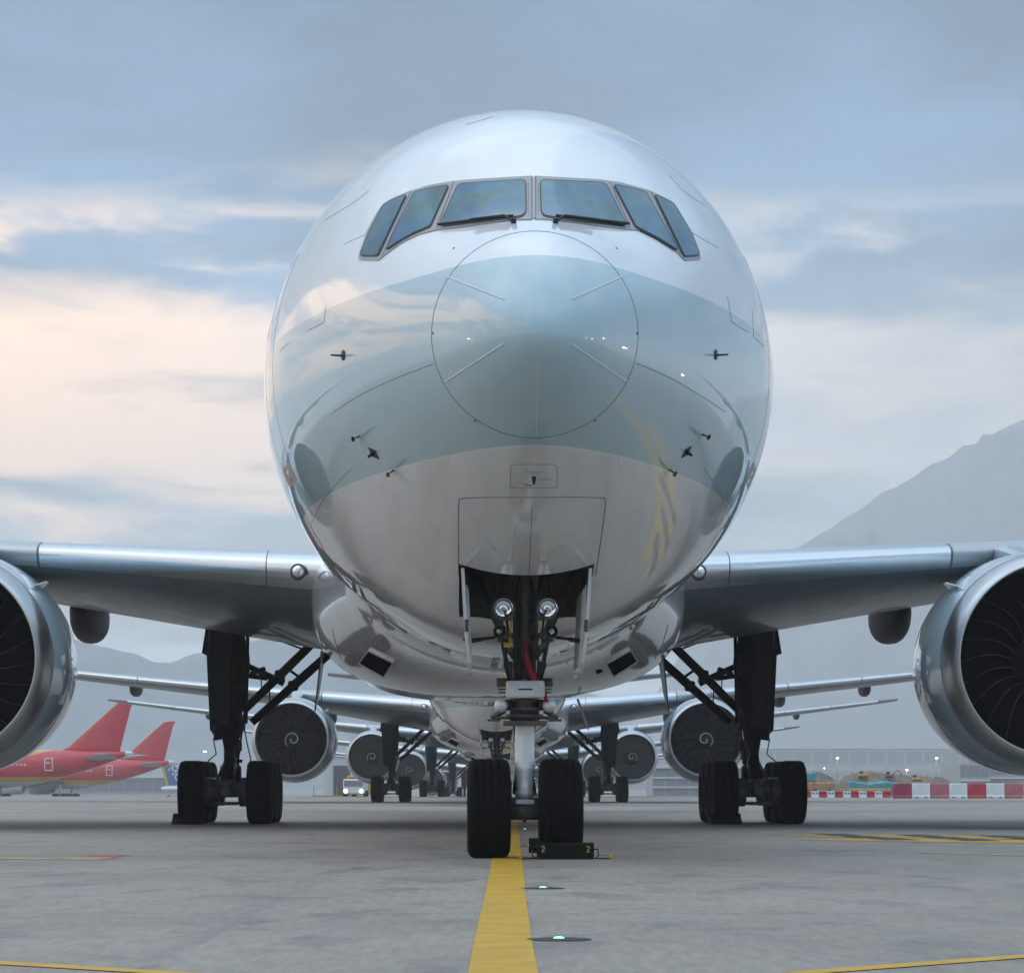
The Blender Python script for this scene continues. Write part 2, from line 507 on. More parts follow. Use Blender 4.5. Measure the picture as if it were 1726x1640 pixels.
def build_fuselage():
    ts = [0.0005 + (math.sqrt(13) - 0.0005) * k / 150 for k in range(151)]
    ys = [t * t for t in ts] + [13 + k * 1.5 for k in range(1, 27)] + [52 + 21.5 * k / 24 for k in range(1, 25)]
    rings = [ring(y) for y in ys]
    vs = [p for r_ in rings for p in r_]
    fs = []
    for j in range(len(ys) - 1):
        for i in range(NA):
            k = (i + 1) % NA
            fs.append((j * NA + i, (j + 1) * NA + i, (j + 1) * NA + k, j * NA + k))
    fs.append(tuple(range(NA)))
    e = (len(ys) - 1) * NA
    fs.append(tuple(reversed(range(e, e + NA))))
    bvh = BVHTree.FromPolygons([Vector(p) for p in vs], fs)
    me = bpy.data.meshes.new('fuselage')
    me.from_pydata(vs, [], fs)
    bm = bmesh.new(); bm.from_mesh(me)
    # nose wheel bay opening
    for co, no in (((BAY_X, 0, 0), (1, 0, 0)), ((-BAY_X, 0, 0), (1, 0, 0)), ((0, BAY_Y0, 0), (0, 1, 0)), ((0, BAY_Y1, 0), (0, 1, 0))):
        fsel = [f for f in bm.faces if f.calc_center_median().z < 4.2 and 3.5 < f.calc_center_median().y < 8.5 and abs(f.calc_center_median().x) < 1.3]
        es = set(); vv = set()
        for f in fsel:
            es.update(f.edges); vv.update(f.verts)
        bmesh.ops.bisect_plane(bm, geom=fsel + list(es) + list(vv), plane_co=co, plane_no=no, dist=1e-5)
    kill = []
    for f in bm.faces:
        c = f.calc_center_median()
        if abs(c.x) < BAY_X and BAY_Y0 < c.y < BAY_Y1 and c.z < 4.2:
            kill.append(f)
    bmesh.ops.delete(bm, geom=kill, context='FACES')
    for f in bm.faces: f.smooth = True
    bmesh.ops.recalc_face_normals(bm, faces=bm.faces[:])
    bm.to_mesh(me); bm.free()
    me.materials.append(M['fuselage'])
    return obj('fuselage', me, airliner), bvh
BAY_X, BAY_Y0, BAY_Y1 = 0.705, 4.93, 7.3
fuselage, BVH = build_fuselage()

CAM_L = AC_I @ Vector((0, 0, HCAM))
def surf(u, v, off=0.0, bvh=None):
    """photo pixel -> point on the aircraft skin (local frame)"""
    d = (AC_I.to_3x3() @ ray(u, v)).normalized()
    hit, n, _, _ = (bvh or BVH).ray_cast(CAM_L, d)
    if hit is None: return None, None
    if n.dot(d) > 0: n = -n
    return hit + n * off, n

def densify(pts, step=6.0, closed=False):
    out = []
    m_ = len(pts)
    for i in range(m_ if closed else m_ - 1):
        a = Vector(pts[i]); b = Vector(pts[(i + 1) % m_])
        k = max(1, int((b - a).length / step))
        for q in range(k): out.append(a.lerp(b, q / k))
    if not closed: out.append(Vector(pts[-1]))
    return out

def chaikin(pts, it=2, closed=True, k=0.25):
    for _ in range(it):
        o = []; n = len(pts)
        if not closed: o.append(Vector(pts[0]))
        for i in range(n if closed else n - 1):
            a = Vector(pts[i]); b = Vector(pts[(i + 1) % n])
            o += [a.lerp(b, k), a.lerp(b, 1 - k)]
        if not closed: o.append(Vector(pts[-1]))
        pts = o
    return pts

def round_poly(pts, rad=4.0, seg=4):
    out = []; n = len(pts)
    for i in range(n):
        p = Vector(pts[i]); a = Vector(pts[i - 1]); b = Vector(pts[(i + 1) % n])
        ra = min(rad, (a - p).length * 0.45); rb = min(rad, (b - p).length * 0.45)
        p0 = p + (a - p).normalized() * ra; p1 = p + (b - p).normalized() * rb
        for k in range(seg + 1):
            t = k / seg
            out.append(p0 * (1 - t) ** 2 + p * 2 * t * (1 - t) + p1 * t * t)
    return out

def inside(p, poly):
    c = False; n = len(poly); j = n - 1
    for i in range(n):
        a, b = poly[i], poly[j]
        if (a[1] > p[1]) != (b[1] > p[1]) and p[0] < (b[0] - a[0]) * (p[1] - a[1]) / (b[1] - a[1]) + a[0]:
            c = not c
        j = i
    return c

def offset_poly(pts, d):
    """push an outline outwards by d pixels (rough, for seals round panes)"""
    n = len(pts); out = []
    area = sum(pts[i][0] * pts[(i + 1) % n][1] - pts[(i + 1) % n][0] * pts[i][1] for i in range(n))
    sg = 1 if area > 0 else -1
    for i in range(n):
        t = (Vector(pts[(i + 1) % n]) - Vector(pts[i - 1]))
        t.normalize()
        out.append(Vector(pts[i]) + Vector((t.y, -t.x)) * d * sg)
    return out

def skin_patch(name, poly, off, material, parent, step=7.0, bvh=None, thick=0.004):
    """a panel lying on the skin: outline from photo pixels, wrapped on to the real surface, with thin edges"""
    bd = densify(poly, step, True)
    xs = [p[0] for p in bd]; ys = [p[1] for p in bd]
    pts = [Vector(p) for p in bd]; nb = len(pts)
    x = min(xs) + step / 2
    while x < max(xs):
        y = min(ys) + step / 2
        while y < max(ys):
            q = Vector((x, y))
            if inside(q, bd) and min((q - p).length for p in bd) > step * 0.45: pts.append(q)
            y += step
        x += step
    ed = [(i, (i + 1) % nb) for i in range(nb)]
    v2, e2, f2, ov, oe, of = delaunay_2d_cdt(pts, ed, [tuple(range(nb))], 1, 1e-4)
    V = []; ok = True
    Nn = []
    for p in v2:
        h, n = surf(p[0], p[1], off, bvh)
        if h is None: h, n = Vector((0, 0, 5)), Vector((0, -1, 0))
        V.append(h); Nn.append(n)
    mb = MB()
    mb.add(V, f2)
    # skirt down to just under the skin so the panel has an edge
    emap = {}
    for f in f2:
        for i in range(len(f)):
            a, b = f[i], f[(i + 1) % len(f)]
            if (b, a) in emap: del emap[(b, a)]
            else: emap[(a, b)] = 1
    low = [V[i] - Nn[i] * (off + thick) for i in range(len(V))]
    for (a, b) in emap:
        mb.add([V[a], V[b], low[b], low[a]], [(0, 1, 2, 3)], 0, False)
    o = mb.build(name, material, parent, weld=False, fixn=False)
    bm = bmesh.new(); bm.from_mesh(o.data); bmesh.ops.recalc_face_normals(bm, faces=bm.faces[:])
    s0 = sum((f.normal.dot(Nn[0]) for f in list(bm.faces)[:len(f2)]))
    # face outward
    for f in bm.faces:
        if len(f.verts) == 3:
            c = f.calc_center_median()
            if f.normal.dot(CAM_L - c) < 0: f.normal_flip()
    bm.to_mesh(o.data); bm.free()
    return o

def skin_line(name, pts, r, material, parent, step=5.0, bvh=None, off=0.0, n=5):
    P = []
    for p in densify(pts, step):
        h, _ = surf(p[0], p[1], off, bvh)
        if h is not None: P.append(h)
    if len(P) < 2: return None
    return MB().path(P, r, n).build(name, material, parent, weld=False)

def sx(y, z, side):
    """half width of the fuselage at station y and height z"""
    zt, zb, ww, zc_ = sect(y)
    h = (zt - zc_) if z >= zc_ else (zc_ - zb)
    q = min(1.0, abs(z - zc_) / h)
    return side * ww * math.sqrt(1 - q * q)

# ------------------------------------------------------------------ cockpit windows
FRAME_L = [(605.5, 439), (605, 432.5), (619.4, 390.3), (633.2, 364.7), (645, 347), (658.8, 337.1), (690.3, 323.7), (723.8, 313.5), (761.2, 307.2),
           (796.7, 304), (855.8, 300.3), (899.0, 298.0), (899.0, 371), (871.6, 371.6), (816.4, 379), (770, 385.5), (735.6, 389), (706, 396.5), (678.5, 410), (651, 429.5), (639, 440)]
FRAME_R = [(899.6, 298), (1008, 304), (1043.5, 308.6), (1092.8, 321.8), (1132.2, 341), (1144, 356.8), (1161.7, 390.3), (1180.4, 435.6), (1179, 438.5),
           (1153.8, 440.6), (1138, 423.8), (1106.5, 402), (1077, 389.5), (1059.3, 388.4), (1010, 382.5), (960, 376), (921.4, 371), (899.6, 370.6)]
PANES = [
    [(774, 313.3), (885, 306.4), (886.3, 360), (879, 367), (742.5, 382)],
    [(699.2, 327.3), (728, 319.6), (756.3, 315.5), (725.8, 383.4), (698, 395), (675, 407.5), (652.9, 422.2)],
    [(648, 348), (666, 338.5), (685.4, 330.8), (638.1, 432), (609.5, 431.7), (626.3, 390)],
    [(911.5, 306.6), (1015.9, 311.5), (1021.8, 316.4), (1054.3, 382.4), (919.4, 366.7), (913, 360.8)],
    [(1034.6, 314.5), (1062, 319.8), (1086.8, 327.3), (1140, 422.8), (1106.5, 402.1), (1071, 384.4)],
    [(1102.6, 330.8), (1119, 338), (1134, 347), (1163.7, 396.2), (1176.5, 430.7), (1151.9, 433.3)],
]
frames = [skin_patch('windscreen_frame', round_poly(FRAME_L, 4), 0.010, 'frame', airliner, 9),
          skin_patch('windscreen_frame', round_poly(FRAME_R, 4), 0.010, 'frame', airliner, 9)]
for k, p in enumerate(PANES):
    q = round_poly(p, 7 if k in (0, 3) else 4)
    fr = frames[k // 3]
    skin_patch('window_seal', offset_poly(densify(q, 3, True), 2.0), 0.016, 'black', fr, 8, thick=0.01)
    skin_patch('window_pane', q, 0.021, 'glass', fr, 7, thick=0.01)
# rivet rows and post lines of the frames
for k, (fr, pts) in enumerate(((0, [(890.5, 312), (891, 362)]), (1, [(907, 312), (907.5, 362)]), (0, [(757, 333), (737, 379)]), (1, [(1037, 333), (1060, 380)]))):
    a, b = Vector(pts[0]), Vector(pts[1]); mb = MB()
    for q in range(13):
        p = a.lerp(b, q / 12); h, n = surf(p.x, p.y, 0.009)
        mb.tube(h, h + n * 0.005, 0.006, 0.005, 6)
    tag(mb.build('rivet_row', 'black', frames[fr], weld=False), kind='stuff')
for fr, l in ((0, [(896, 299), (896.3, 370)]), (1, [(903, 299), (903, 370)]), (0, [(765, 309), (737, 387)]), (1, [(1028, 309), (1061, 387)]), (0, [(693, 325), (646, 432)]), (1, [(1097, 325), (1146, 430)])):
    skin_line('frame_joint', l, 0.005, 'seam', frames[fr], off=0.010)
# wipers
for fr, piv, tip, knee in ((0, (866, 376), (742, 387.5), (796, 381)), (1, (936, 376), (1056, 386), (1004, 381))):
    pts = []
    a, _ = surf(*piv, 0.01); b, _ = surf(*knee, 0.065); c, _ = surf(*tip, 0.035); m_, _ = surf((piv[0] * .8 + knee[0] * .2), piv[1] - 2, 0.06)
    mb = MB().path([a, m_, b], 0.014, 6)
    l0, _ = surf(*tip, 0.036); 
    mb.path([surf(piv[0] * (1 - t) + tip[0] * t, (piv[1] - 5) * (1 - t) + (tip[1] - 3.5) * t, 0.04)[0] for t in [k / 10 for k in range(11)]], 0.016, 5)
    mb.tube(a - Vector((0, 0, .02)), a + Vector((0, -0.04, 0.03)), 0.028, 0.022, 8)
    mb.build('wiper', 'black', airliner, weld=False)

# ------------------------------------------------------------------ radome seam, strips, skin seams, probes, markings
cx, cy, rr = 901.5, 564, 174
ringpts = [(cx + rr * math.cos(2 * PI * k / 160), cy + rr * math.sin(2 * PI * k / 160)) for k in range(161)]
skin_line('radome_seam', ringpts, 0.0042, 'seam', airliner)
for a, b in (((750, 465), (850, 505)), ((963, 505), (1053, 465)), ((750, 644), (848, 580)), ((963, 580), (1055, 643)), ((907, 615), (904, 735))):
    skin_line('lightning_strip', [a, b], 0.0085 if a[0] != 907 else 0.005, 'strip', airliner)
for p in ((765, 419), (1039, 419), (730, 562), (1074, 562), (801, 709), (1003, 709)):
    h, n = surf(*p)
    MB().tube(h - n * .004, h + n * .006, 0.012, 0.010, 8).build('fastener', 'black', airliner)
SEAMS = [
    [(560, 697), (600, 669), (660, 640), (732, 613)], [(1072, 612), (1130, 636), (1180, 666), (1222, 694)],
    [(518, 558), (546, 544), (549, 518)], [(1226, 500), (1233, 543), (1261, 560)], [(1268, 525), (1270, 567), (1289, 586)],
    [(524, 884), (545, 838), (592, 790)], [(1186, 788), (1214, 830), (1228, 872)],
    [(547, 372), (600, 340), (622, 322)], [(1190, 348), (1150, 322), (1128, 296)], [(1165, 392), (1210, 418)], [(580, 412), (615, 396)],
    [(785, 211), (832, 197)], [(472, 592), (487, 578)],
    [(860, 822), (861, 786), (866, 783), (934, 783), (940, 787), (938, 822), (860, 822)],
    [(773, 968), (772, 845), (777, 838.5), (900, 838), (1016, 838), (1021.5, 842), (1018, 876), (1004, 970)],
    [(897, 852), (895, 900), (891.5, 972)],
    [(735, 778), (738, 802), (750, 803), (755, 797), (757, 745)], [(1042, 742), (1044, 795), (1048, 803), (1060, 804), (1066, 797)],
]
for k, l in enumerate(SEAMS):
    pale = k in (16, 17)
    pts = chaikin(l, 2, False) if len(l) > 2 and k not in (2, 3, 4, 13) else l
    skin_line('skin_seam', pts, 0.003 if pale or k == 13 else (0.0055 if k == 14 else 0.0034), 'strip' if pale else 'seam', airliner)
# servicing placard: arrow wedge, arcs and unreadable small print
skin_patch('placard_mark', [(896, 803), (904, 803), (901.5, 816), (898.5, 816)], 0.004, 'black', airliner, 4)
for l in ([(880, 815), (888, 818.5), (897, 819.5)], [(884, 814.5), (890, 817), (897, 818)]):
    skin_line('placard_mark', l, 0.003, 'black', airliner, 3)
for l in ([(886, 795.5), (917, 794.5)], [(891, 798), (912, 797.5)], [(895, 800), (908, 800)], [(909, 807), (932, 805.5)], [(909, 810), (931, 808)], [(871, 811.5), (880, 811.5)]):
    mb = MB()
    a, b = Vector(l[0]), Vector(l[1]); n_ = int((b - a).length / 2.4)
    for q in range(n_):
        p = a.lerp(b, (q + .2) / n_); p2 = a.lerp(b, (q + .8) / n_)
        h0, _ = surf(*p); h1, _ = surf(*p2)
        mb.path([h0, h1], 0.0035, 4)
    mb.build('small_print', 'seam', airliner, weld=False)
# probes
FWD = Vector((0, -1, 0))
def pitot(u, v, flat=False):
    h, n = surf(u, v)
    mb = MB()
    o = n * 0.075
    if flat:
        mb.box(h + n * 0.002, (0.10, 0.16, 0.008), Vector((0, 0, 1)).rotation_difference(n).to_euler(), 0)
        mb.tube(h, h + n * 0.075 + Vector((0, .02, 0)), 0.022, 0.012, 8)
        mb.build('temperature_probe', 'black', airliner)
    else:
        pl_ = [h + n * .003 + Vector((0, .10, 0)), h + n * .003 - Vector((0, .10, 0))]
        mb.loft([[h + Vector((0, a * .10, 0))  + Vector((b * .012, 0, 0)) for a, b in ((-1, 0), (0, 1), (.6, 0), (0, -1))] if k == 0 else
                 [h + Vector((0, a * .04 - .05, 0)) + n * .075 + Vector((b * .012, 0, 0)) for a, b in ((-1, 0), (0, 1), (.6, 0), (0, -1))] for k in (0, 1)])
        t0 = h + o
        mb.tube(t0 + Vector((0, .05, 0)), t0 + FWD * 0.08, 0.019, 0.017, 10)
        mb.tube(t0 + FWD * 0.08, t0 + FWD * 0.18, 0.017, 0.010, 10)
        mb.build('pitot_probe', 'black', airliner)
for p in ((606, 736), (663, 793), (1128, 792), (1183, 733)): pitot(*p)
for p in ((630, 764), (1157, 762)): pitot(*p, True)
for u, v, s_ in ((579, 599, -1), (1206, 598, 1)):
    h, n = surf(u, v); mb = MB()
    mb.tube(h - n * .01, h + n * .012, 0.055, 0.05, 20)
    side = n.cross(Vector((0, 0, 1))).normalized()
    mb.prism([(0, 0), (0, .035), (.24, .012), (.24, 0)], 'Z', -.006, .006)
    vs = [Vector((x, y, z)) for x, y, z in mb.v[-8:]]
    base = h + n * .012
    for i in range(8):
        a = vs[i]
        mb.v[len(mb.v) - 8 + i] = tuple(base + n * a.x * 0.5 + Vector((0, 1, 0)) * (a.y * 2.5) + Vector((0, 0, 1)) * a.z)
    mb.build('angle_vane', 'black', airliner)
# doors on both flanks (outlines) and scuff plates, forward windows
for side in (-1, 1):
    y0, y1, z0, z1 = 7.55, 8.65, 4.45, 6.75
    outl = [(y0, z0), (y0, z1), (y1, z1), (y1, z0), (y0, z0)]
    P = []
    for q in densify(outl, 0.08):
        P.append(Vector((sx(q[0], q[1], side) - side * .003, q[0], q[1])))
    MB().path(P, 0.005, 5).build('cabin_door', 'seam', airliner, weld=False)
    rings = [[Vector((sx(y, z, side) + side * o_, y, z)) for (y, z, o_) in ((y0 + .04, zz, -.01), (y0 + .04, zz, .006), (y1 - .04, zz, .006), (y1 - .04, zz, -.01))] for zz in (4.22, 4.30, 4.38, 4.43)]
    MB().loft(rings, smooth=False).build('scuff_plate', 'beige', airliner)
    for k in range(46):
        y = 9.6 + k * 0.92
        if y > 51: break
        if k in (6, 7, 18, 19, 33, 34): continue
        poly = chaikin([(y - .13, 5.98), (y + .13, 5.98), (y + .13, 6.36), (y - .13, 6.36)], 2)
        vs = [(sx(p[0], p[1], side) + side * .006, p[0], p[1]) for p in poly]
        MB().add(vs, [tuple(range(len(vs)))]).build('cabin_window', 'glass', airliner, weld=False)

# ------------------------------------------------------------------ tail
def fin_loft(mb, secs, axis):
    """secs: (span position, yLE, chord, offset, t/c); axis 'Z' fin, 'X' stabiliser"""
    rings = []
    for (s_, yl, ch, off, tc_) in secs:
        r_ = []
        for k in range(24):
            a = 2 * PI * k / 24
            xx = 0.5 * (1 - math.cos(a))
            th = 5 * tc_ * (0.2969 * math.sqrt(max(xx, 0)) - 0.126 * xx - 0.3516 * xx ** 2 + 0.2843 * xx ** 3 - 0.1036 * xx ** 4) * ch
            th *= 1 if a < PI else -1
            y = yl + xx * ch
            r_.append(Vector((th, y, s_)) if axis == 'Z' else Vector((s_, y, off + th)))
        rings.append(r_)
    return mb.loft(rings)
fin_loft(MB(), [(8.2, 56.5, 11.5, 0, .09), (9.5, 58.6, 9.6, 0, .09), (18.4, 67.2, 4.2, 0, .09)], 'Z').build('tail_fin', 'white', airliner)
for side in (-1, 1):
    fin_loft(MB(), [(side * .6, 62.0, 7.4, 6.6, .10), (side * 10.7, 69.3, 2.7, 7.7, .09)], 'X').build('tailplane', 'grey_paint', airliner)

# ------------------------------------------------------------------ wing-body fairing
def fair_ring(y, n=120):
    k = min(1.0, max(0.0, (y - 19.0) / 9.0)); k = k * k * (3 - 2 * k)
    q = min(1.0, max(0.0, (y - 41.0) / 9.0)); q = q * q * (3 - 2 * q)
    g = k * (1 - q)
    a = 2.3 + 1.05 * g
    zb = 2.62 - 0.33 * g + 0.022 * (y - 24)
    zc_ = 4.15; zt = 5.3
    e = 2.0 + 0.75 * g
    out = []
    for i in range(n):
        t = 2 * PI * i / n
        c, s_ = math.cos(t), math.sin(t)
        X = a * math.copysign(abs(s_) ** (2 / e), s_)
        Z = zc_ + math.copysign(abs(c) ** (2 / e), c) * ((zt - zc_) if c > 0 else (zc_ - zb))
        out.append(Vector((X, y, Z)))
    return out
fair_ys = [19 + k * 0.3 for k in range(105)]
fr_rings = [fair_ring(y) for y in fair_ys]
mb = MB().loft(fr_rings)
M['fairing'] = mat('fairing_paint', (0.55, 0.57, 0.59), 0.16, coat=0.8, var=0.10, vscale=1.2)
fairing = mb.build('belly_fairing', 'fairing', airliner)
nv = len(fr_rings[0])
FBVH = BVHTree.FromPolygons([p for r_ in fr_rings for p in r_], [(j * nv + i, j * nv + (i + 1) % nv, (j + 1) * nv + (i + 1) % nv, (j + 1) * nv + i) for j in range(len(fr_rings) - 1) for i in range(nv)])
for k, p in enumerate(([(607.5, 1115), (622.5, 1096), (662, 1115), (647.5, 1137)], [(1022, 1117), (1061, 1095), (1071.5, 1112), (1033.5, 1136)])):
    rim = skin_patch('air_inlet', offset_poly(p, 3.2), 0.03, 'gear_light', fairing, 7, FBVH, 0.05)
    skin_patch('inlet_mouth', p, 0.034, 'void', rim, 7, FBVH)
skin_patch('inlet_mouth', [(1004, 1130), (1012, 1127.5), (1016.5, 1131), (1007, 1135.5)], 0.01, 'void', fairing, 5, FBVH)
for l in ([(700, 1174), (880, 1175), (1000, 1174)], [(560, 1060), (566, 1085), (575, 1110)], [(1126, 1052), (1117, 1085), (1104, 1110)]):
    skin_line('panel_seam', l, 0.008, 'seam', fairing, 5, FBVH)

# ------------------------------------------------------------------ wings
def w_yle(s_): return 26.2 + 0.69 * (s_ - 3.1) if s_ <= 30.6 else 26.2 + 0.69 * 27.5 + 1.6 * (s_ - 30.6)
def w_yte(s_):
    if s_ <= 10.8: return 39.8 + (s_ - 3.0) * 0.14
    if s_ <= 30.6: return 40.9 + (s_ - 10.8) * 0.42
    return 40.9 + 19.8 * 0.42 + (s_ - 30.6) * 0.75
def w_zle(s_): return 4.62 + 0.103 * (s_ - 3.5) + 0.0007 * max(0, s_ - 10) ** 2
def w_zte(s_):
    if s_ <= 10.8: return 3.98 + 0.175 * (s_ - 3.84)
    k = (s_ - 10.8) / 21.6
    return (3.98 + .175 * 6.96) * (1 - k) + (w_zle(32.4) - .03) * k
def w_tc(s_): return 0.138 - 0.038 * min(1, max(0, (s_ - 3) / 12))
def foil(x, tc_):
    return 5 * tc_ * (0.2969 * math.sqrt(max(x, 0)) - 0.126 * x - 0.3516 * x * x + 0.2843 * x ** 3 - 0.1036 * x ** 4)
def w_pt(s_, x, up, off=0.0):
    yl, yt, zl, zt_ = w_yle(s_), w_yte(s_), w_zle(s_), w_zte(s_)
    ch = yt - yl
    th = foil(x, w_tc(s_)) * ch
    camb = 0.012 * ch * math.sin(PI * x) * (1 if x < 1 else 0)
    z = zl + (zt_ - zl) * x + (th * 0.62 if up else -th * 0.95)
    return Vector((s_, yl + x * ch, z + (off if up else -off)))
XS = [0.5 * (1 - math.cos(PI * k / 22)) for k in range(23)]
for side in (-1, 1):
    ss = [2.2, 3.0, 4, 5.5, 7, 9, 10.8, 13, 16, 20, 24, 28, 30.6, 31.4, 32.0, 32.4]
    rings = []
    for s_ in ss:
        u_ = [w_pt(s_, x, True) for x in XS]
        l_ = [w_pt(s_, x, False) for x in reversed(XS[1:-1])]
        rings.append([Vector((side * p.x, p.y, p.z)) for p in u_ + l_])
    wing = MB().loft(rings).build('wing', 'grey_paint', airliner)
    # polished leading-edge slats
    for (a, b) in ((2.7, 4.1), (4.12, 8.55), (8.6, 10.3), (10.35, 14.3), (14.35, 18.3), (18.35, 22.3), (22.35, 26.3), (26.35, 30.4)):
        rr_ = []
        for q in range(7):
            s_ = a + (b - a) * q / 6
            prof = [w_pt(s_, x, False, 0.006) for x in (0.020, 0.015, 0.010, 0.006, 0.002)] + [w_pt(s_, 0.0, True) + Vector((0, -0.012, 0))] + [w_pt(s_, x, True, 0.006) for x in (0.003, 0.009, 0.02, 0.04, 0.07, 0.10)]
            rr_.append([Vector((side * p.x, p.y, p.z)) for p in prof])
        sl = MB().loft(rr_, closed=False).build('slat', 'bright_metal' if a != 8.6 else 'dull_metal', wing)
    # inboard glove with landing light
    lp = Vector((side * 3.52, w_yle(3.52) - 0.11, 4.54))
    mb = MB().lathe([(0.40, 0.16), (0.0, 0.135), (-0.02, 0.125), (-0.005, 0.11)], lp, 'Y', 24, mi=0)
    mb.lathe([(-0.004, 0.11), (-0.03, 0.085), (-0.045, 0.04), (-0.05, 0.002)], lp, 'Y', 24, mi=1)
    mb.build('landing_light', ['gear_grey', 'lens'], wing)
    # flap support fairings
    for s_, ln, wd, dp in ((8.72, 5.2, .33, .78), (14.5, 4.6, .30, .62), (19.2, 4.2, .27, .60), (23.8, 3.6, .24, .5)):
        yt = w_yte(s_); zt_ = w_zte(s_)
        rg = []
        for q in range(15):
            k = q / 14
            y = yt - ln * 0.72 + ln * k
            g = max(0.02, math.sin(PI * min(1, max(0.02, k)) ** 0.8)) ** 0.6
            zc_ = zt_ - 0.05 - (0.55 * dp) * g + (0.35 if k < .2 else 0.0) * (0.2 - k)
            rg.append([Vector((side * s_ + wd * g * math.copysign(abs(math.sin(a)) ** .8, math.sin(a)), y, zc_ + dp * .62 * g * math.copysign(abs(math.cos(a)) ** .8, math.cos(a)))) for a in [2 * PI * i / 20 for i in range(20)]])
        MB().loft(rg).build('flap_fairing', 'fairing_shaded', wing)
    # flap hinge lines under the wing
    for x in (0.72, 0.86):
        MB().path([Vector((side * s_, w_pt(s_, x, False).y, w_pt(s_, x, False).z - 0.002)) for s_ in [3.8 + k * 0.5 for k in range(14)]], 0.012, 5).build('flap_seam', 'seam', wing)

# ------------------------------------------------------------------ engines
ENG_Y, ENG_S, ENG_Z = 26.0, 9.76, 3.0
def blade_mesh():
    mb = MB(); nr, nc = 12, 7
    g = []
    for i in range(nr):
        t = i / (nr - 1); r = 0.46 + t * 1.13
        ch = 0.46 + 0.24 * math.sin(PI * min(1, t * 0.85))
        tw = R(24 + 42 * t)
        sweep = 0.16 * math.sin(2.6 * t) - 0.24 * max(0, t - .55)
        row = []
        for j in range(nc):
            c = (j / (nc - 1) - 0.5) * ch
            cam_ = 0.05 * (1 - (2 * j / (nc - 1) - 1) ** 2)
            tang = c * math.sin(tw) + cam_ * math.cos(tw) + 0.17 * math.sin(PI * t * 1.1) + 0.05
            ax_ = c * math.cos(tw) - cam_ * math.sin(tw) - sweep
            ang = tang / r
            row.append(Vector((r * math.sin(ang), ax_ + 0.2, r * math.cos(ang))))
        g.append(row)
    vs = [p for row in g for p in row]
    for i in range(nr - 1):
        for j in range(nc - 1):
            mb.f.append((i * nc + j, i * nc + j + 1, (i + 1) * nc + j + 1, (i + 1) * nc + j)); mb.mi.append(0); mb.sm.append(True)
    mb.v = [tuple(p) for p in vs]
    # leading-edge bead
    mb.path([row[0] for row in g], 0.010, 5, 1)
    return mb
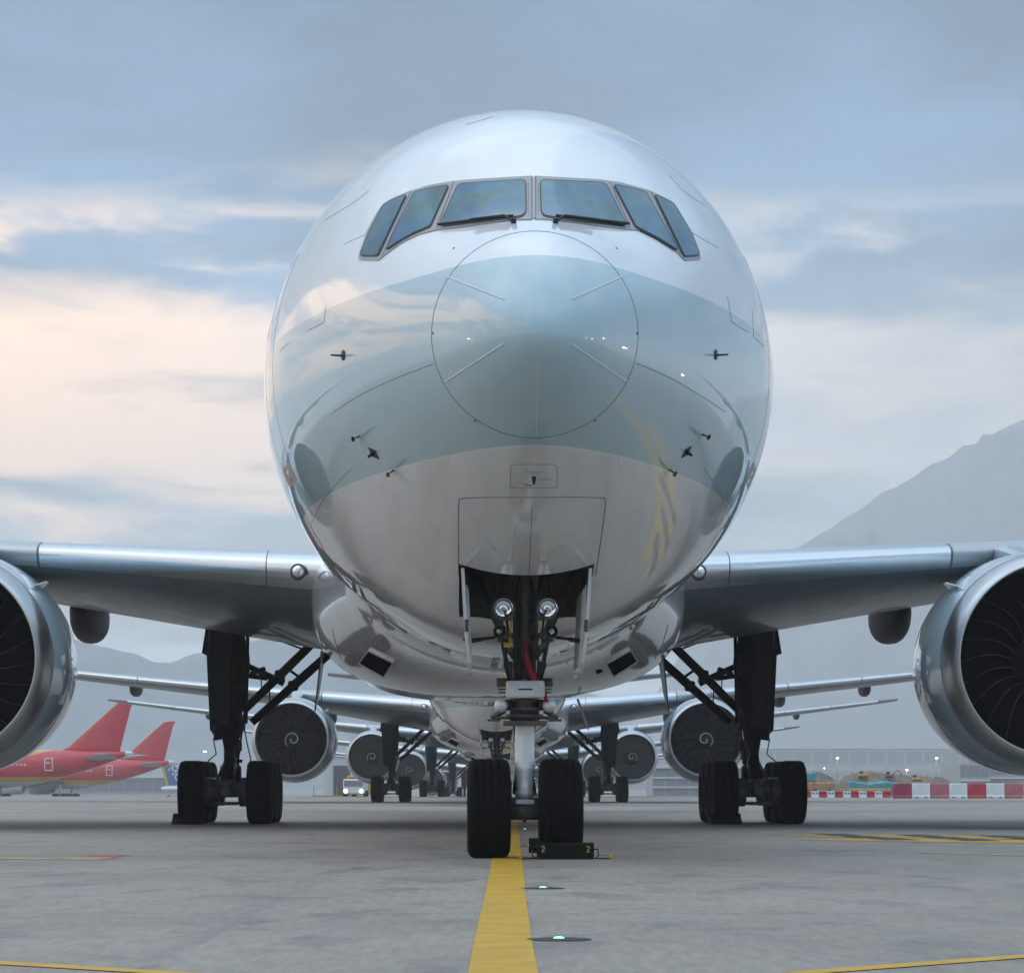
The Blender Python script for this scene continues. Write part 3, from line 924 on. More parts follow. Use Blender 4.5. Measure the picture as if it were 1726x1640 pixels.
def make_engine(side):
    c = Vector((side * ENG_S, ENG_Y, ENG_Z))
    out = [(0.85, 1.90), (0.87, 1.903), (1.15, 1.945), (1.5, 1.985), (2.0, 2.02), (2.6, 2.03), (3.3, 2.0), (4.2, 1.90), (5.1, 1.75), (5.8, 1.60), (5.8, 1.5)]
    fn = spline([p[0] for p in out[:-1]], [p[1] for p in out[:-1]])
    prof = [(0.85 + (5.8 - .85) * k / 40, fn(0.85 + (5.8 - .85) * k / 40)) for k in range(41)] + [(5.8, 1.5), (5.2, 1.45)]
    eng = MB().lathe(prof, c, 'Y', 96).build('engine', 'nacelle', airliner)
    lip = []
    for k in range(28):
        y = 0.85 * (1 - k / 28) ** 2
        lip.append((y, 1.70 + 0.20 * math.sqrt(max(0.0, 1 - (1 - y / 0.85) ** 2.4))))
    for k in range(17):
        y = 0.5 * (k / 16) ** 2
        lip.append((y, 1.70 - 0.045 * math.sqrt(max(0.0, 1 - (1 - y / 0.5) ** 2))))
    MB().lathe(lip, c, 'Y', 96).build('inlet_lip', 'lip_metal', eng)
    MB().lathe([(0.5, 1.655), (0.8, 1.64), (1.2, 1.63), (1.9, 1.63), (2.2, 1.60)], c, 'Y', 96).build('inlet_duct', 'duct', eng)
    MB().lathe([(2.15, 1.62), (2.2, 0.9), (2.2, 0.01)], c, 'Y', 64).build('fan_backing', 'black', eng)
    sp = MB().lathe([(0.78, 0.004), (0.80, 0.04), (0.90, 0.14), (1.05, 0.27), (1.25, 0.41), (1.42, 0.49), (1.75, 0.52)], c, 'Y', 48).build('spinner', 'spinner', eng)
    # painted comma spiral on the spinner
    pts = []
    for k in range(60):
        t = k / 59; a = 2.6 + 7.6 * t
        y = 0.80 + 0.42 * t
        rr_ = np.interp(y, [0.78, 0.80, 0.90, 1.05, 1.25, 1.42], [0.004, 0.04, 0.14, 0.27, 0.41, 0.49])
        pts.append(c + Vector((side * -1 * rr_ * math.cos(a), y - 0.006, rr_ * math.sin(a))))
    MB().path(pts, 0.020, 5).build('spinner_spiral', 'white_mark', eng)
    bmesh_obj = None
    for k in range(22):
        if bmesh_obj is None:
            b = blade_mesh().build('fan_blade', ['fan', 'fan_edge'], eng, weld=False, fixn=False); bmesh_obj = b
        else:
            b = obj('fan_blade', bmesh_obj.data, eng)
        b.location = c + Vector((0, 1.55, 0)); b.rotation_euler = (0, 2 * PI * k / 22, 0)
    # core exhaust and plug
    MB().lathe([(5.0, 1.15), (6.4, 0.95), (7.2, 0.75), (7.2, 0.6), (8.2, 0.1)], c, 'Y', 40).build('exhaust_cone', 'gear_grey', eng)
    # pylon
    rg = []
    for (y, zt_, zb, wd) in ((2.0, 1.98, 1.9, .05), (2.9, 2.08, 1.85, .20), (4.2, 2.30, 1.75, .28), (6.0, 2.50, 1.4, .30), (8.0, 2.55, 1.25, .28), (10.5, 2.3, 1.7, .10)):
        rg.append([c + Vector((wd * a, y, z)) for a, z in ((-1, zb), (-1, zt_ - .06), (-.5, zt_), (.5, zt_), (1, zt_ - .06), (1, zb))])
    MB().loft(rg, smooth=False).build('pylon', 'nacelle', eng)
    # nacelle strake on the inboard shoulder
    a = R(48)
    for sd in (-side,):
        n = Vector((sd * math.sin(a), 0, math.cos(a)))
        b0 = c + n * 2.0
        MB().prism([(0, 0), (1.0, 0), (1.0, .19), (.75, .19)], 'X', -.010, .010).build('strake', 'nacelle', eng)
        st = eng.children[-1]
        st.location = b0 + Vector((0, 1.25, 0)); st.rotation_euler = (0, sd * a, 0)
    # cowl seams
    MB().path([c + Vector((1.904 * math.sin(t), 0.86, 1.904 * math.cos(t))) for t in [2 * PI * k / 96 for k in range(97)]], 0.006, 5).build('cowl_seam', 'seam', eng)
    MB().path([c + Vector((fn(2.3) * 1.001 * math.sin(t), 2.3, fn(2.3) * 1.001 * math.cos(t))) for t in [2 * PI * k / 96 for k in range(97)]], 0.006, 5).build('cowl_seam', 'seam', eng)
    return eng
for side in (-1, 1): make_engine(side)

# ------------------------------------------------------------------ wheels
def tyre_prof(rad, wd, hub):
    h = wd / 2; P = []
    P += [(-h * .72, hub), (-h * .93, hub + (rad - hub) * .25), (-h, hub + (rad - hub) * .52), (-h * .97, hub + (rad - hub) * .74), (-h * .86, rad * .955), (-h * .70, rad * .985)]
    gx = [-.48, -.17, .17, .48]
    P2 = []
    for g in gx:
        P2 += [(h * (g - .030), rad * .999), (h * (g - .022), rad * .986), (h * (g + .022), rad * .986), (h * (g + .030), rad * .999)]
    P += P2
    P += [(-t, r) for t, r in reversed(P[:6])]
    return P
WH = {}
def wheel(key, rad, wd, hub, c, parent, side):
    if key not in WH:
        t = MB().lathe(tyre_prof(rad, wd, hub), (0, 0, 0), 'X', 64).build('tyre', 'tyre', parent)
        h = wd / 2
        hm = MB().lathe([(-h * .70, hub + .005), (-h * .75, hub - .02), (-h * .45, hub - .06), (-h * .35, hub * .45), (-h * .55, hub * .38), (-h * .55, .01)], (0, 0, 0), 'X', 40)
        hm.lathe([(h * .70, hub + .005), (h * .75, hub - .02), (h * .45, hub - .06), (h * .35, hub * .45), (h * .55, hub * .38), (h * .55, .01)], (0, 0, 0), 'X', 40)
        for k in range(9):
            a = 2 * PI * k / 9
            for q in (-1, 1):
                hm.tube((q * h * .36, hub * .62 * math.cos(a), hub * .62 * math.sin(a)), (q * h * .50, hub * .62 * math.cos(a), hub * .62 * math.sin(a)), .03, .03, 8)
        hb = hm.build('wheel_hub', 'gear_grey', parent)
        WH[key] = (t.data, hb.data)
    else:
        t = obj('tyre', WH[key][0], parent); hb = obj('wheel_hub', WH[key][1], parent)
    for o in (t, hb): o.location = c
    return t

# ------------------------------------------------------------------ main landing gear
MG_Y, MG_S = 37.11, 5.49
def main_gear(side):
    c = Vector((side * MG_S, MG_Y, 0))
    def P(x, y, z): return c + Vector((side * x, y, z))     # x outboard
    s0 = MB()
    s0.tube(P(0, 0, 2.05), P(0.02, 0.05, 4.6), .23, .27, 20)
    s0.tube(P(0, 0, 1.15), P(0, 0, 2.15), .165, .165, 18)
    s0.tube(P(0, 0, 1.95), P(0, 0, 2.12), .29, .29, 20)
    s0.tube(P(0, 0, 2.85), P(0, 0, 3.0), .30, .30, 20)
    s0.tube(P(0, -.30, 2.0), P(0, -.34, 4.2), .05, .05, 8)
    s0.tube(P(-.30, 0, 2.1), P(-.34, .05, 4.3), .04, .04, 8)
    s0.tube(P(-.26, .1, 2.3), P(-.25, .15, 4.3), .025, .025, 6)
    for k in range(14):
        z = 1.2 + random.random() * 2.8; a = random.uniform(-2.6, .3)
        d = .25 if z > 2 else .18
        s0.box(P(d * math.sin(a), -d * math.cos(a), z), (.08 + random.random() * .12, .1, .06 + random.random() * .14), (0, 0, a), 0, .01)
    s0.box(P(.02, .02, 1.02), (.42, .55, .42), None, 0, .06)
    gear = s0.build('main_landing_gear', 'gear_shaded', airliner)
    # truck beam, axles, brakes
    b = MB()
    b.box(P(0, 0, .74), (.30, 3.3, .34), None, 0, .06)
    for k in (-1, 0, 1):
        b.tube(P(-.8, k * 1.47, .655), P(.8, k * 1.47, .655), .11, .11, 14)
        for q in (-1, 1):
            b.lathe([(q * .28 * 1 - .0, .30), (q * .44, .30)], P(0, k * 1.47, .655) if True else None, 'X', 28)
            for a in range(8):
                t = 2 * PI * a / 8
                b.tube(P(q * .26, k * 1.47 + .21 * math.cos(t), .655 + .21 * math.sin(t)), P(q * .33, k * 1.47 + .21 * math.cos(t), .655 + .21 * math.sin(t)), .045, .04, 8)
    b.box(P(0, -1.62, .42), (.55, .08, .07), None, 0, .02)
    b.tube(P(-.18, -1.6, .9), P(-.1, -.25, 1.35), .03, .03, 8)
    b.tube(P(.18, -1.6, .9), P(.1, -.25, 1.35), .03, .03, 8)
    b.box(P(0, -1.66, .68), (.24, .10, .26), None, 0, .05)
    b.build('truck_beam', 'gear_grey', gear)
    # torque links
    t = MB()
    t.loft([[P(-.2, -.20, 1.95), P(.2, -.20, 1.95), P(.2, -.25, 1.88), P(-.2, -.25, 1.88)], [P(-.09, -.62, 1.5), P(.09, -.62, 1.5), P(.09, -.64, 1.42), P(-.09, -.64, 1.42)]], smooth=False)
    t.loft([[P(-.09, -.62, 1.5), P(.09, -.62, 1.5), P(.09, -.64, 1.42), P(-.09, -.64, 1.42)], [P(-.18, -.22, 1.08), P(.18, -.22, 1.08), P(.18, -.25, 1.0), P(-.18, -.25, 1.0)]], smooth=False)
    t.build('torque_link', 'gear_shaded', gear)
    # side braces to the body, drag brace forward, jury link
    s = MB()
    for y, x0, z0, xt, zt_ in ((.30, -.42, 2.12, -2.02, 3.56), (-.45, -.26, 2.36, -1.70, 3.74)):
        s.tube(P(x0, y * .3, z0), P(x0 + (xt - x0) * .55, y * .7, z0 + (zt_ - z0) * .55), .085, .095, 10)
        s.tube(P(x0 + (xt - x0) * .52, y * .7, z0 + (zt_ - z0) * .52), P(xt, y, zt_), .10, .09, 10)
        s.box(P(x0 + (xt - x0) * .54, y * .7, z0 + (zt_ - z0) * .54), (.22, .2, .22), None, 0, .05)
    s.tube(P(-1.25, -.2, 3.20), P(-1.42, .2, 3.08), .03, .03, 8)
    s.build('side_brace', 'gear_shaded', gear)
    j = MB()
    j.tube(P(-.25, 0, 3.35), P(-1.10, .1, 2.95), .06, .075, 8)
    j.tube(P(-.25, .1, 3.12), P(-.75, .1, 3.05), .05, .05, 8)
    j.tube(P(-.2, .1, 4.15), P(-1.5, .5, 3.68), .022, .022, 6)
    j.box(P(-.55, .05, 3.20), (.34, .16, .10), (0, .35 * side, 0), 0, .02)
    j.tube(P(-.78, .1, 3.05), P(-.80, .1, 2.55), .02, .014, 6)
    j.tube(P(-.62, 0, 3.1), P(-.63, 0, 2.8), .015, .012, 6)
    j.build('jury_strut', 'gear_shaded', gear)
    h = MB()
    rnd = random.Random(5)
    for k in range(6):
        x0 = rnd.uniform(-.34, -.22); y0 = rnd.uniform(-.3, .1)
        h.path([P(x0, y0, 3.9), P(x0 - .05, y0 - .03, 3.3), P(x0 + .02, y0, 2.7), P(x0 + .08, y0 - .04, 2.1), P(x0 + .15, y0 - .1, 1.5), P(rnd.uniform(-.2, .2), -.35, .95)], rnd.uniform(.012, .022), 6)
    h.path([P(.28, -.2, 2.1), P(.36, -.25, 1.75), P(.30, -.3, 1.45), P(.45, -.6, 1.30), P(.38, -1.0, 1.25)], .014, 6)
    h.path([P(-.28, -.2, 2.0), P(-.36, -.25, 1.6), P(-.45, -.6, 1.32), P(-.4, -1.0, 1.2)], .014, 6)
    h.tube(P(.26, -.1, 1.75), P(.30, -.1, 2.0), .10, .10, 12)
    h.build('brake_hose', 'black', gear)
    # leg door: a tall plate outboard of the leg and a small hinged flap above it
    d = MB()
    pr = [(-.62, 4.05), (.85, 4.05), (.85, 2.0), (.25, 1.86), (-.62, 1.95)]
    for (y, z) in pr: pass
    rg = [[P(.41 + (.06 if z > 3.6 else -.04 * (2.8 - z) / 1) + o_, y, z) for (y, z) in pr] for o_ in (-.03, .03)]
    d.loft(rg, smooth=False)
    d.box(P(.20, -.48, 3.05), (.44, .06, 2.1), (0, 0, -.12 * side), 0, .02)
    d.build('leg_door', 'gear_shaded', gear)
    MB().loft([[P(.42 + o_, -.7, 4.32), P(.42 + o_, .9, 4.32), P(.54 + o_, .9, 3.55), P(.54 + o_, -.7, 3.55)] for o_ in (0, .03)], smooth=False).build('hinged_flap', 'gear_shaded', gear)
    # thin body-side door edge hanging by the brace
    MB().loft([[P(-1.95 + o_, -.9, 3.60), P(-1.95 + o_, .6, 3.60), P(-1.83 + o_, .5, 2.75), P(-1.78 + o_, -.2, 2.35)] for o_ in (0, .03)], smooth=False).build('body_door', 'grey_paint', gear)
    for k in (-1, 0, 1):
        for q in (-1, 1):
            wheel('main', .655, .53, .30, P(q * .70, k * 1.47, .648), gear, side)
    return gear
for side in (-1, 1): main_gear(side)

# ------------------------------------------------------------------ nose landing gear
NG_Y = 5.89
def nose_gear():
    c = Vector((0, NG_Y, 0))
    def P(x, y, z): return c + Vector((x, y, z))
    m_ = MB()
    m_.tube(P(0, 0, 1.80), P(0, 0.02, 3.9), .125, .14, 18)
    m_.tube(P(0, 0, 1.45), P(0, 0, 1.92), .16, .16, 20)
    for z in (1.50, 1.58, 1.66): m_.tube(P(0, 0, z), P(0, 0, z + .035), .205, .205, 20)
    m_.box(P(0, -.05, 1.44), (.46, .34, .05), None, 0, .01)
    m_.box(P(0, 0, 1.50), (.62, .10, .03), None, 0, .01)
    m_.tube(P(-.30, .03, 1.88), P(.30, .03, 1.88), .05, .05, 10)
    for s_ in (-1, 1):
        for q in range(4):
            m_.tube(P(s_ * .235, -.12, 1.76 + q * .035), P(s_ * .235, -.12, 1.775 + q * .035), .055, .055, 12)
        m_.tube(P(s_ * .21, -.02, 1.58), P(s_ * .36, .0, 1.50), .03, .03, 8)
        m_.box(P(s_ * .33, .02, 1.475), (.14, .12, .025), None, 0, .005)
    g = m_.build('nose_landing_gear', 'gear_grey', airliner)
    p = MB()
    p.lathe([(1.47, .104), (.98, .104), (.96, .109), (.94, .104), (.86, .102), (.72, .090), (.715, .104), (.66, .104), (.65, .088), (.58, .088)], P(0, 0, 0), 'Z', 32)
    p.build('piston', 'piston', g)
    a = MB()
    a.box(P(0, 0, .53), (.24, .26, .20), None, 0, .05)
    a.tube(P(-.5, 0, .525), P(.5, 0, .525), .075, .075, 16)
    a.tube(P(-.17, -.02, .525), P(.17, -.02, .525), .12, .12, 18)
    a.tube(P(0, 0, .45), P(0, 0, .38), .03, .015, 8)
    a.build('axle', 'gear_grey', g)
    MB().box(P(0, -.16, .60), (.20, .03, .05), None, 0, .01).build('tow_lug', 'gear_light', g)
    for s_ in (-1, 1):
        wheel('nose', .535, .465, .26, P(s_ * .385, 0, .528), g, s_)
    # steering control box, actuators, torque link
    bx = MB().box(P(0, -.30, 1.795), (.41, .16, .185), None, 0, .025).build('steering_box', 'gear_light', g)
    MB().box(P(0, -.384, 1.795), (.15, .006, .016), None, 0, .002).build('handle_slot', 'black', bx)
    MB().box(P(0, -.384, 1.775), (.15, .008, .012), None, 0, .002).build('handle_rim', 'white_mark', bx)
    for s_ in (-1, 1):
        MB().lathe([(-.34, .001), (-.335, .03), (-.315, .056), (-.28, .069), (-.24, .073), (-.12, .073), (-.08, .06), (-.07, .05), (.16, .05), (.16, .001)], P(s_ * .258, 0, 1.625), 'Y', 24).build('steering_actuator', 'piston', g)
        MB().box(P(s_ * .19, -.12, 1.64), (.10, .18, .10), None, 0, .02).build('actuator_bracket', 'gear_shaded', g)
    t = MB()
    for z0, z1, y1 in ((1.45, 1.08, .48), (.68, 1.08, .48)):
        t.loft([[P(-.13, .10, z0), P(.13, .10, z0), P(.13, .14, z0 + .05), P(-.13, .14, z0 + .05)], [P(-.06, y1, z1), P(.06, y1, z1), P(.06, y1 + .03, z1 + .05), P(-.06, y1 + .03, z1 + .05)]], smooth=False)
    t.build('torque_link', 'gear_shaded', g)
    # taxi and landing lights
    for s_ in (-1, 1):
        for (x, z, r_, y) in ((.235, 2.645, .108, -.42), (.268, 2.405, .066, -.40)):
            L = MB().lathe([(.20, r_ * .5), (.14, r_ * .95), (0, r_ * 1.18), (-.02, r_ * 1.16), (-.02, r_ * 1.0)], P(s_ * x, y, z), 'Y', 28, mi=0)
            o = L.build('taxi_light', 'gear_grey', g)
            bowl = MB().lathe([(-.012, r_ * 1.0), (.03, r_ * .92), (.075, r_ * .72), (.105, r_ * .42), (.115, r_ * .2), (.115, .001)], P(s_ * x, y, z), 'Y', 28)
            bowl.tube(P(s_ * x, y + .11, z), P(s_ * x, y + .04, z), r_ * .20, r_ * .13, 10)
            bowl.build('reflector', 'lens', o)
        br = MB()
        br.tube(P(s_ * .235, -.30, 2.62), P(s_ * .05, -.05, 2.55), .035, .04, 8)
        br.tube(P(s_ * .268, -.28, 2.40), P(s_ * .05, -.05, 2.35), .03, .035, 8)
        br.tube(P(s_ * .25, -.26, 2.75), P(s_ * .27, -.26, 2.3), .03, .03, 8)
        br.tube(P(s_ * .27, -.2, 2.36), P(s_ * .05, -.06, 2.08), .035, .045, 8)
        br.tube(P(s_ * .24, -.15, 2.30), P(s_ * .17, -.1, 1.95), .022, .026, 8)
        br.tube(P(s_ * .17, -.1, 2.1), P(s_ * .16, -.1, 1.9), .04, .03, 8)
        br.build('lamp_bracket', 'gear_grey', g)
        # folding drag brace arms up into the bay, retraction link to each door
        d = MB()
        d.tube(P(s_ * .24, -.1, 2.42), P(s_ * .58, .55, 3.15), .05, .045, 10)
        d.tube(P(s_ * .10, -.05, 2.9), P(s_ * .14, -.6, 3.35), .04, .04, 8)
        d.build('drag_brace', 'gear_grey', g)
        l = MB()
        l.tube(P(s_ * .32, -.35, 2.345), P(s_ * .58, -.42, 2.31), .016, .016, 8)
        l.tube(P(s_ * .46, -.38, 2.325), P(s_ * .60, -.43, 2.30), .024, .026, 8)
        l.tube(P(s_ * .60, -.43, 2.30), P(s_ * .66, -.45, 2.33), .022, .02, 8)
        l.build('door_link', 'black', g)
    hs = MB(); rnd = random.Random(3)
    for k in range(9):
        x0 = rnd.uniform(-.2, .2)
        hs.path([P(x0, -.12, 3.4), P(x0 * 1.3, -.16, 2.9), P(x0 * .9, -.18, 2.4), P(x0 * 1.1, -.17, 2.05), P(x0 * .8, -.14, 1.86)], rnd.uniform(.008, .016), 6)
    hs.build('hydraulic_hose', 'black', g)
    MB().box(P(-.155, -.2, 2.44), (.02, .01, .26), (0, .12, 0), 0).box(P(-.19, -.21, 2.27), (.08, .012, .05), None, 0).build('warning_tag', 'yellow_tag', g)
    MB().box(P(.14, -.2, 2.5), (.012, .01, .16), (0, -.1, 0), 0).build('warning_tag', 'yellow_tag', g)
    # red streamer tied across the strut
    path = [(0.0, 2.30, .018), (.015, 2.15, .026), (.05, 2.0, .030), (.10, 1.90, .040), (.155, 1.84, .034), (.20, 1.78, .022), (.225, 1.66, .016)]
    rg = []
    for k, (x, z, w_) in enumerate(path):
        yy = -.20 - .05 * math.sin(k) - (0.16 if k > 3 else 0.02 * k)
        rg.append([P(x - w_, yy, z - w_ * .5), P(x, yy - .02, z), P(x + w_, yy, z + w_ * .5), P(x, yy + .015, z + .004)])
    MB().loft(rg).build('red_streamer', 'red_cloth', g)
nose_gear()
# wheel bay interior
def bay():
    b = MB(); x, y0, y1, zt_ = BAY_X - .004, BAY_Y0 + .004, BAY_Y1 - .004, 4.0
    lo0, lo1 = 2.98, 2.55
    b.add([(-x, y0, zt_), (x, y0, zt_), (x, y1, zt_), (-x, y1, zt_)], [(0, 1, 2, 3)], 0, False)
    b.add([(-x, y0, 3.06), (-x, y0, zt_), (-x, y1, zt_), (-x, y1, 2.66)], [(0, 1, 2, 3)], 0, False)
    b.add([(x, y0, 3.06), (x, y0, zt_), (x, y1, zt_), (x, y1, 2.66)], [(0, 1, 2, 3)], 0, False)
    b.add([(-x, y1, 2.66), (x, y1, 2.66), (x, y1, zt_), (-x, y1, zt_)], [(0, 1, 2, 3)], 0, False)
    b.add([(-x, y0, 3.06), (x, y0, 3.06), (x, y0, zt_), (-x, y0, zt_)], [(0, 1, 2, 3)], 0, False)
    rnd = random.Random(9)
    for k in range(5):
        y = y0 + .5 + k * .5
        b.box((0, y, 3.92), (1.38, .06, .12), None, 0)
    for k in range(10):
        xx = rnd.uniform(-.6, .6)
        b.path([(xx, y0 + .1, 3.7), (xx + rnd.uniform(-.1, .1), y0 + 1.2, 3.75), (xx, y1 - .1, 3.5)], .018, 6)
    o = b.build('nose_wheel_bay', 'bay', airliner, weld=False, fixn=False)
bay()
for s_ in (-1, 1):
    # open aft doors, hanging from the bay edges
    pr = [(4.97, 3.04), (5.8, 2.90), (7.22, 2.72), (7.22, 1.98), (6.4, 1.93), (5.55, 1.96), (5.25, 2.06), (5.12, 2.3), (5.02, 2.62)]
    d = MB()
    rg = []
    for o_ in (0.0, .035):
        rg.append([Vector((s_ * (BAY_X - .02 - (3.05 - z) * 0.055 - (.02 if z < 2.2 else 0) - o_), y, z)) for y, z in pr])
    d.loft(rg, smooth=False)
    dr = d.build('nose_gear_door', 'white', airliner)
    k = MB()
    k.box((s_ * (BAY_X - .085), 5.10, 2.66), (.03, .06, .42), (0, s_ * .05, 0), 0, .006)
    k.build('door_rib', 'gear_light', dr)
    for q in range(4):
        MB().box((s_ * (BAY_X - .10), 5.35 + q * .5, 2.45), (.05, .05, .8), (0, s_ * .05, 0), 0, .01).build('door_rib', 'gear_light', dr)
    k = MB()
    for q in range(3):
        k.tube((s_ * (BAY_X - .10), 5.06, 2.40 + q * .045), (s_ * (BAY_X - .06), 5.06, 2.40 + q * .045), .02, .02, 8)
        k.tube((s_ * (BAY_X - .08), 5.06, 2.40 + q * .045), (s_ * (BAY_X - .08), 5.20, 2.40 + q * .045), .015, .015, 8)
    k.tube((s_ * (BAY_X - .07), 5.08, 2.98), (s_ * (BAY_X - .08), 5.08, 2.42), .012, .012, 6)
    k.build('door_hinge', 'gear_grey', dr)
# drain mast and blade aerial under the belly
MB().loft([[Vector((1.55 + o_, 30.2, 2.42)), Vector((1.55 + o_, 30.8, 2.42)), Vector((1.78 + o_, 31.0, 1.85)), Vector((1.76 + o_, 30.8, 1.85))] for o_ in (-.012, .012)], smooth=False).build('drain_mast', 'gear_light', airliner)
MB().loft([[Vector((o_, 14.2, 2.5)), Vector((o_, 14.9, 2.5)), Vector((o_ * .3, 15.0, 2.18)), Vector((o_ * .3, 14.8, 2.18))] for o_ in (-.02, .02)], smooth=False).build('blade_aerial', 'white', airliner)

# ------------------------------------------------------------------ the queue behind
TINY = ('small_print', 'placard_mark', 'fastener', 'rivet_row', 'frame_joint', 'lightning_strip', 'wiper', 'warning_tag', 'red_streamer', 'cabin_window',
        'handle_slot', 'handle_rim', 'pitot_probe', 'temperature_probe', 'angle_vane', 'panel_seam')
FAR = TINY + ('skin_seam', 'radome_seam', 'hydraulic_hose', 'brake_hose', 'flap_seam', 'cowl_seam', 'door_hinge', 'door_rib', 'jury_strut', 'wheel_hub', 'window_seal', 'scuff_plate',
              'door_link', 'lamp_bracket', 'actuator_bracket', 'tow_lug', 'drain_mast', 'blade_aerial', 'fan_blade', 'steering_actuator')
queue = [(-0.62, 115.0, 0.0, TINY, 'white airliner second in the queue, right behind the front jet'),
         (-0.75, 198.0, 0.0, FAR, 'hazy white airliner third in the queue, seen between the second jet\'s wheels'),
         (-0.78, 282.0, 0.0, FAR, 'fainter white airliner fourth in the queue, behind the third jet'),
         (-0.9, 367.0, 0.0, FAR, 'faint airliner fifth in the queue, mostly hidden behind the fourth jet'),
         (-0.9, 452.0, 0.0, FAR, 'faintest airliner at the very back of the queue')]
for x, y, rz, sk, lab in queue:
    c = copy_tree(airliner, None, sk)
    c.location = (x, y, gz(y + 30)); c.rotation_euler = (0, 0, rz)
    c['label'] = lab

# ------------------------------------------------------------------ painted markings and inset lights on the apron
def paint_mat2(name, colr, wear):
    m = bpy.data.materials.new(name); m.use_nodes = True
    t = NT(m.node_tree); b = t.n['Principled BSDF']
    c = t.new('ShaderNodeTexCoord'); o = c.outputs['Object']
    n = t.noise(o, 3.0, 6.0, 0.65); f = t.noise(o, 60.0, 4.0, 0.7); g = t.noise(t.vscale(o, (2.5, .35, 1)), 1.0, 5.0, .6)
    c1 = t.mix(t.ramp(n, 0.35, 0.7), colr, tuple(x * 0.78 for x in colr))
    c1 = t.mix(t.m('MULTIPLY', t.ramp(f, 0.55, 0.72), wear), c1, (0.24, 0.235, 0.20))
    c1 = t.mix(t.m('MULTIPLY', t.ramp(g, 0.50, 0.75), wear), c1, (0.22, 0.20, 0.13))
    t.put(b.inputs['Base Color'], c1); b.inputs['Roughness'].default_value = 0.6
    bn = t.new('ShaderNodeBump'); bn.inputs['Strength'].default_value = 0.3; bn.inputs['Distance'].default_value = 0.005
    t.l.new(f, bn.inputs['Height']); t.l.new(bn.outputs[0], b.inputs['Normal'])
    return m
M['yellow_paint'] = paint_mat2('yellow_line_paint', (0.62, 0.355, 0.010), 0.30)
M['pale_yellow'] = paint_mat2('worn_yellow_paint', (0.44, 0.36, 0.13), 0.6)
M['joint'] = mat('joint_sealant', (0.16, 0.16, 0.165), 0.8)
M['black_paint'] = mat('black_line_paint', (0.06, 0.06, 0.062), 0.7)
M['red_paint'] = mat('red_line_paint', (0.38, 0.08, 0.08), 0.7)

def strip(name, pts, wd, material, label, cat, z=0.004):
    """painted strip through ground points, wd = width or list of widths"""
    P = [Vector(p) for p in pts]; L = []; Rr = []
    for i, p in enumerate(P):
        d = (P[min(i + 1, len(P) - 1)] - P[max(i - 1, 0)]); d.z = 0; d.normalize()
        n = Vector((-d.y, d.x, 0)); w_ = wd[i] if isinstance(wd, (list, tuple)) else wd
        L.append(p + n * w_ / 2); Rr.append(p - n * w_ / 2)
    vs = [(q.x, q.y, gz(q.y) + z) for q in L + Rr]; k = len(P)
    o = MB().add(vs, [(i + k, i + k + 1, i + 1, i) for i in range(k - 1)], 0, False).build(name, material, weld=False, fixn=False)
    tag(o, kind='structure')
    if label: o['label'] = label
    return o

line = [(848, 1640), (848, 1583), (850.5, 1530), (851.5, 1513), (852.5, 1500), (854.5, 1446), (858, 1410), (860, 1390)]
wds = [.286, .285, .285, .287, .29, .32, .32, .32]
pts = [Vector((-0.03, 5, 0))] + [ground_pt(*p) for p in line]
for y in (80, 120, 180, 235, 300, 360, 430): pts.append(Vector((-0.0003 * y - .02, y, 0)))
strip('taxiway_line', pts, [.286] + wds + [.32] * 7, 'yellow_paint', None, None)
a = ground_pt(-40, 1621); b = ground_pt(300, 1641)
strip('stand_line', [a + (a - b) * 1.2, b + (b - a) * .15], .16, 'yellow_paint', None, None)
a = ground_pt(1340, 1641); b = ground_pt(1740, 1611)
strip('stand_line', [a, a.lerp(b, .5), b + (b - a) * 1.2], .16, 'yellow_paint', None, None)
# hatched yellow marking to the right, with dark dashes in it
for (v0, v1, u0, u1) in ((1405, 1409.5, 1360, 1740), (1411, 1416.5, 1410, 1760)):
    a = ground_pt(u0, (v0 + v1) / 2); b = ground_pt(u1, (v0 + v1) / 2 + 5)
    strip('stand_marking', [a, b, b + (b - a)], 1.9 if v0 < 1410 else 2.2, 'yellow_paint', None, None)
for k in range(9):
    u = 1395 + k * 46; v = 1406.5 + (k % 3) * 3.2 + k * .5
    a = ground_pt(u, v - 1.2); b = ground_pt(u + 34, v + 2.2)
    strip('stand_marking_gap', [a, b], .5, 'black_paint', None, None, 0.008)
a = ground_pt(1560, 1437); b = ground_pt(1740, 1442); strip('stand_line', [a, b], .35, 'pale_yellow', None, None)
a = ground_pt(-20, 1446); b = ground_pt(90, 1448); strip('stand_line', [a, b], .5, 'pale_yellow', None, None)
a = ground_pt(120, 1449); b = ground_pt(160, 1445); strip('stand_line', [a, b], .5, 'pale_yellow', None, None)
a = ground_pt(160, 1445); b = ground_pt(190, 1441); strip('stand_line', [a, b], .4, 'red_paint', None, None)
a = ground_pt(470, 1364); b = ground_pt(610, 1361.5); strip('stand_line', [a, b], .8, 'pale_yellow', None, None)
a = ground_pt(-100, 1392); b = ground_pt(330, 1386); 
# expansion joints of the slabs
for y in [7.5 * k + 3 for k in range(1, 22)]:
    strip('slab_joint', [Vector((-60, y, 0)), Vector((60, y, 0))], .014, 'joint', None, None, 0.002)

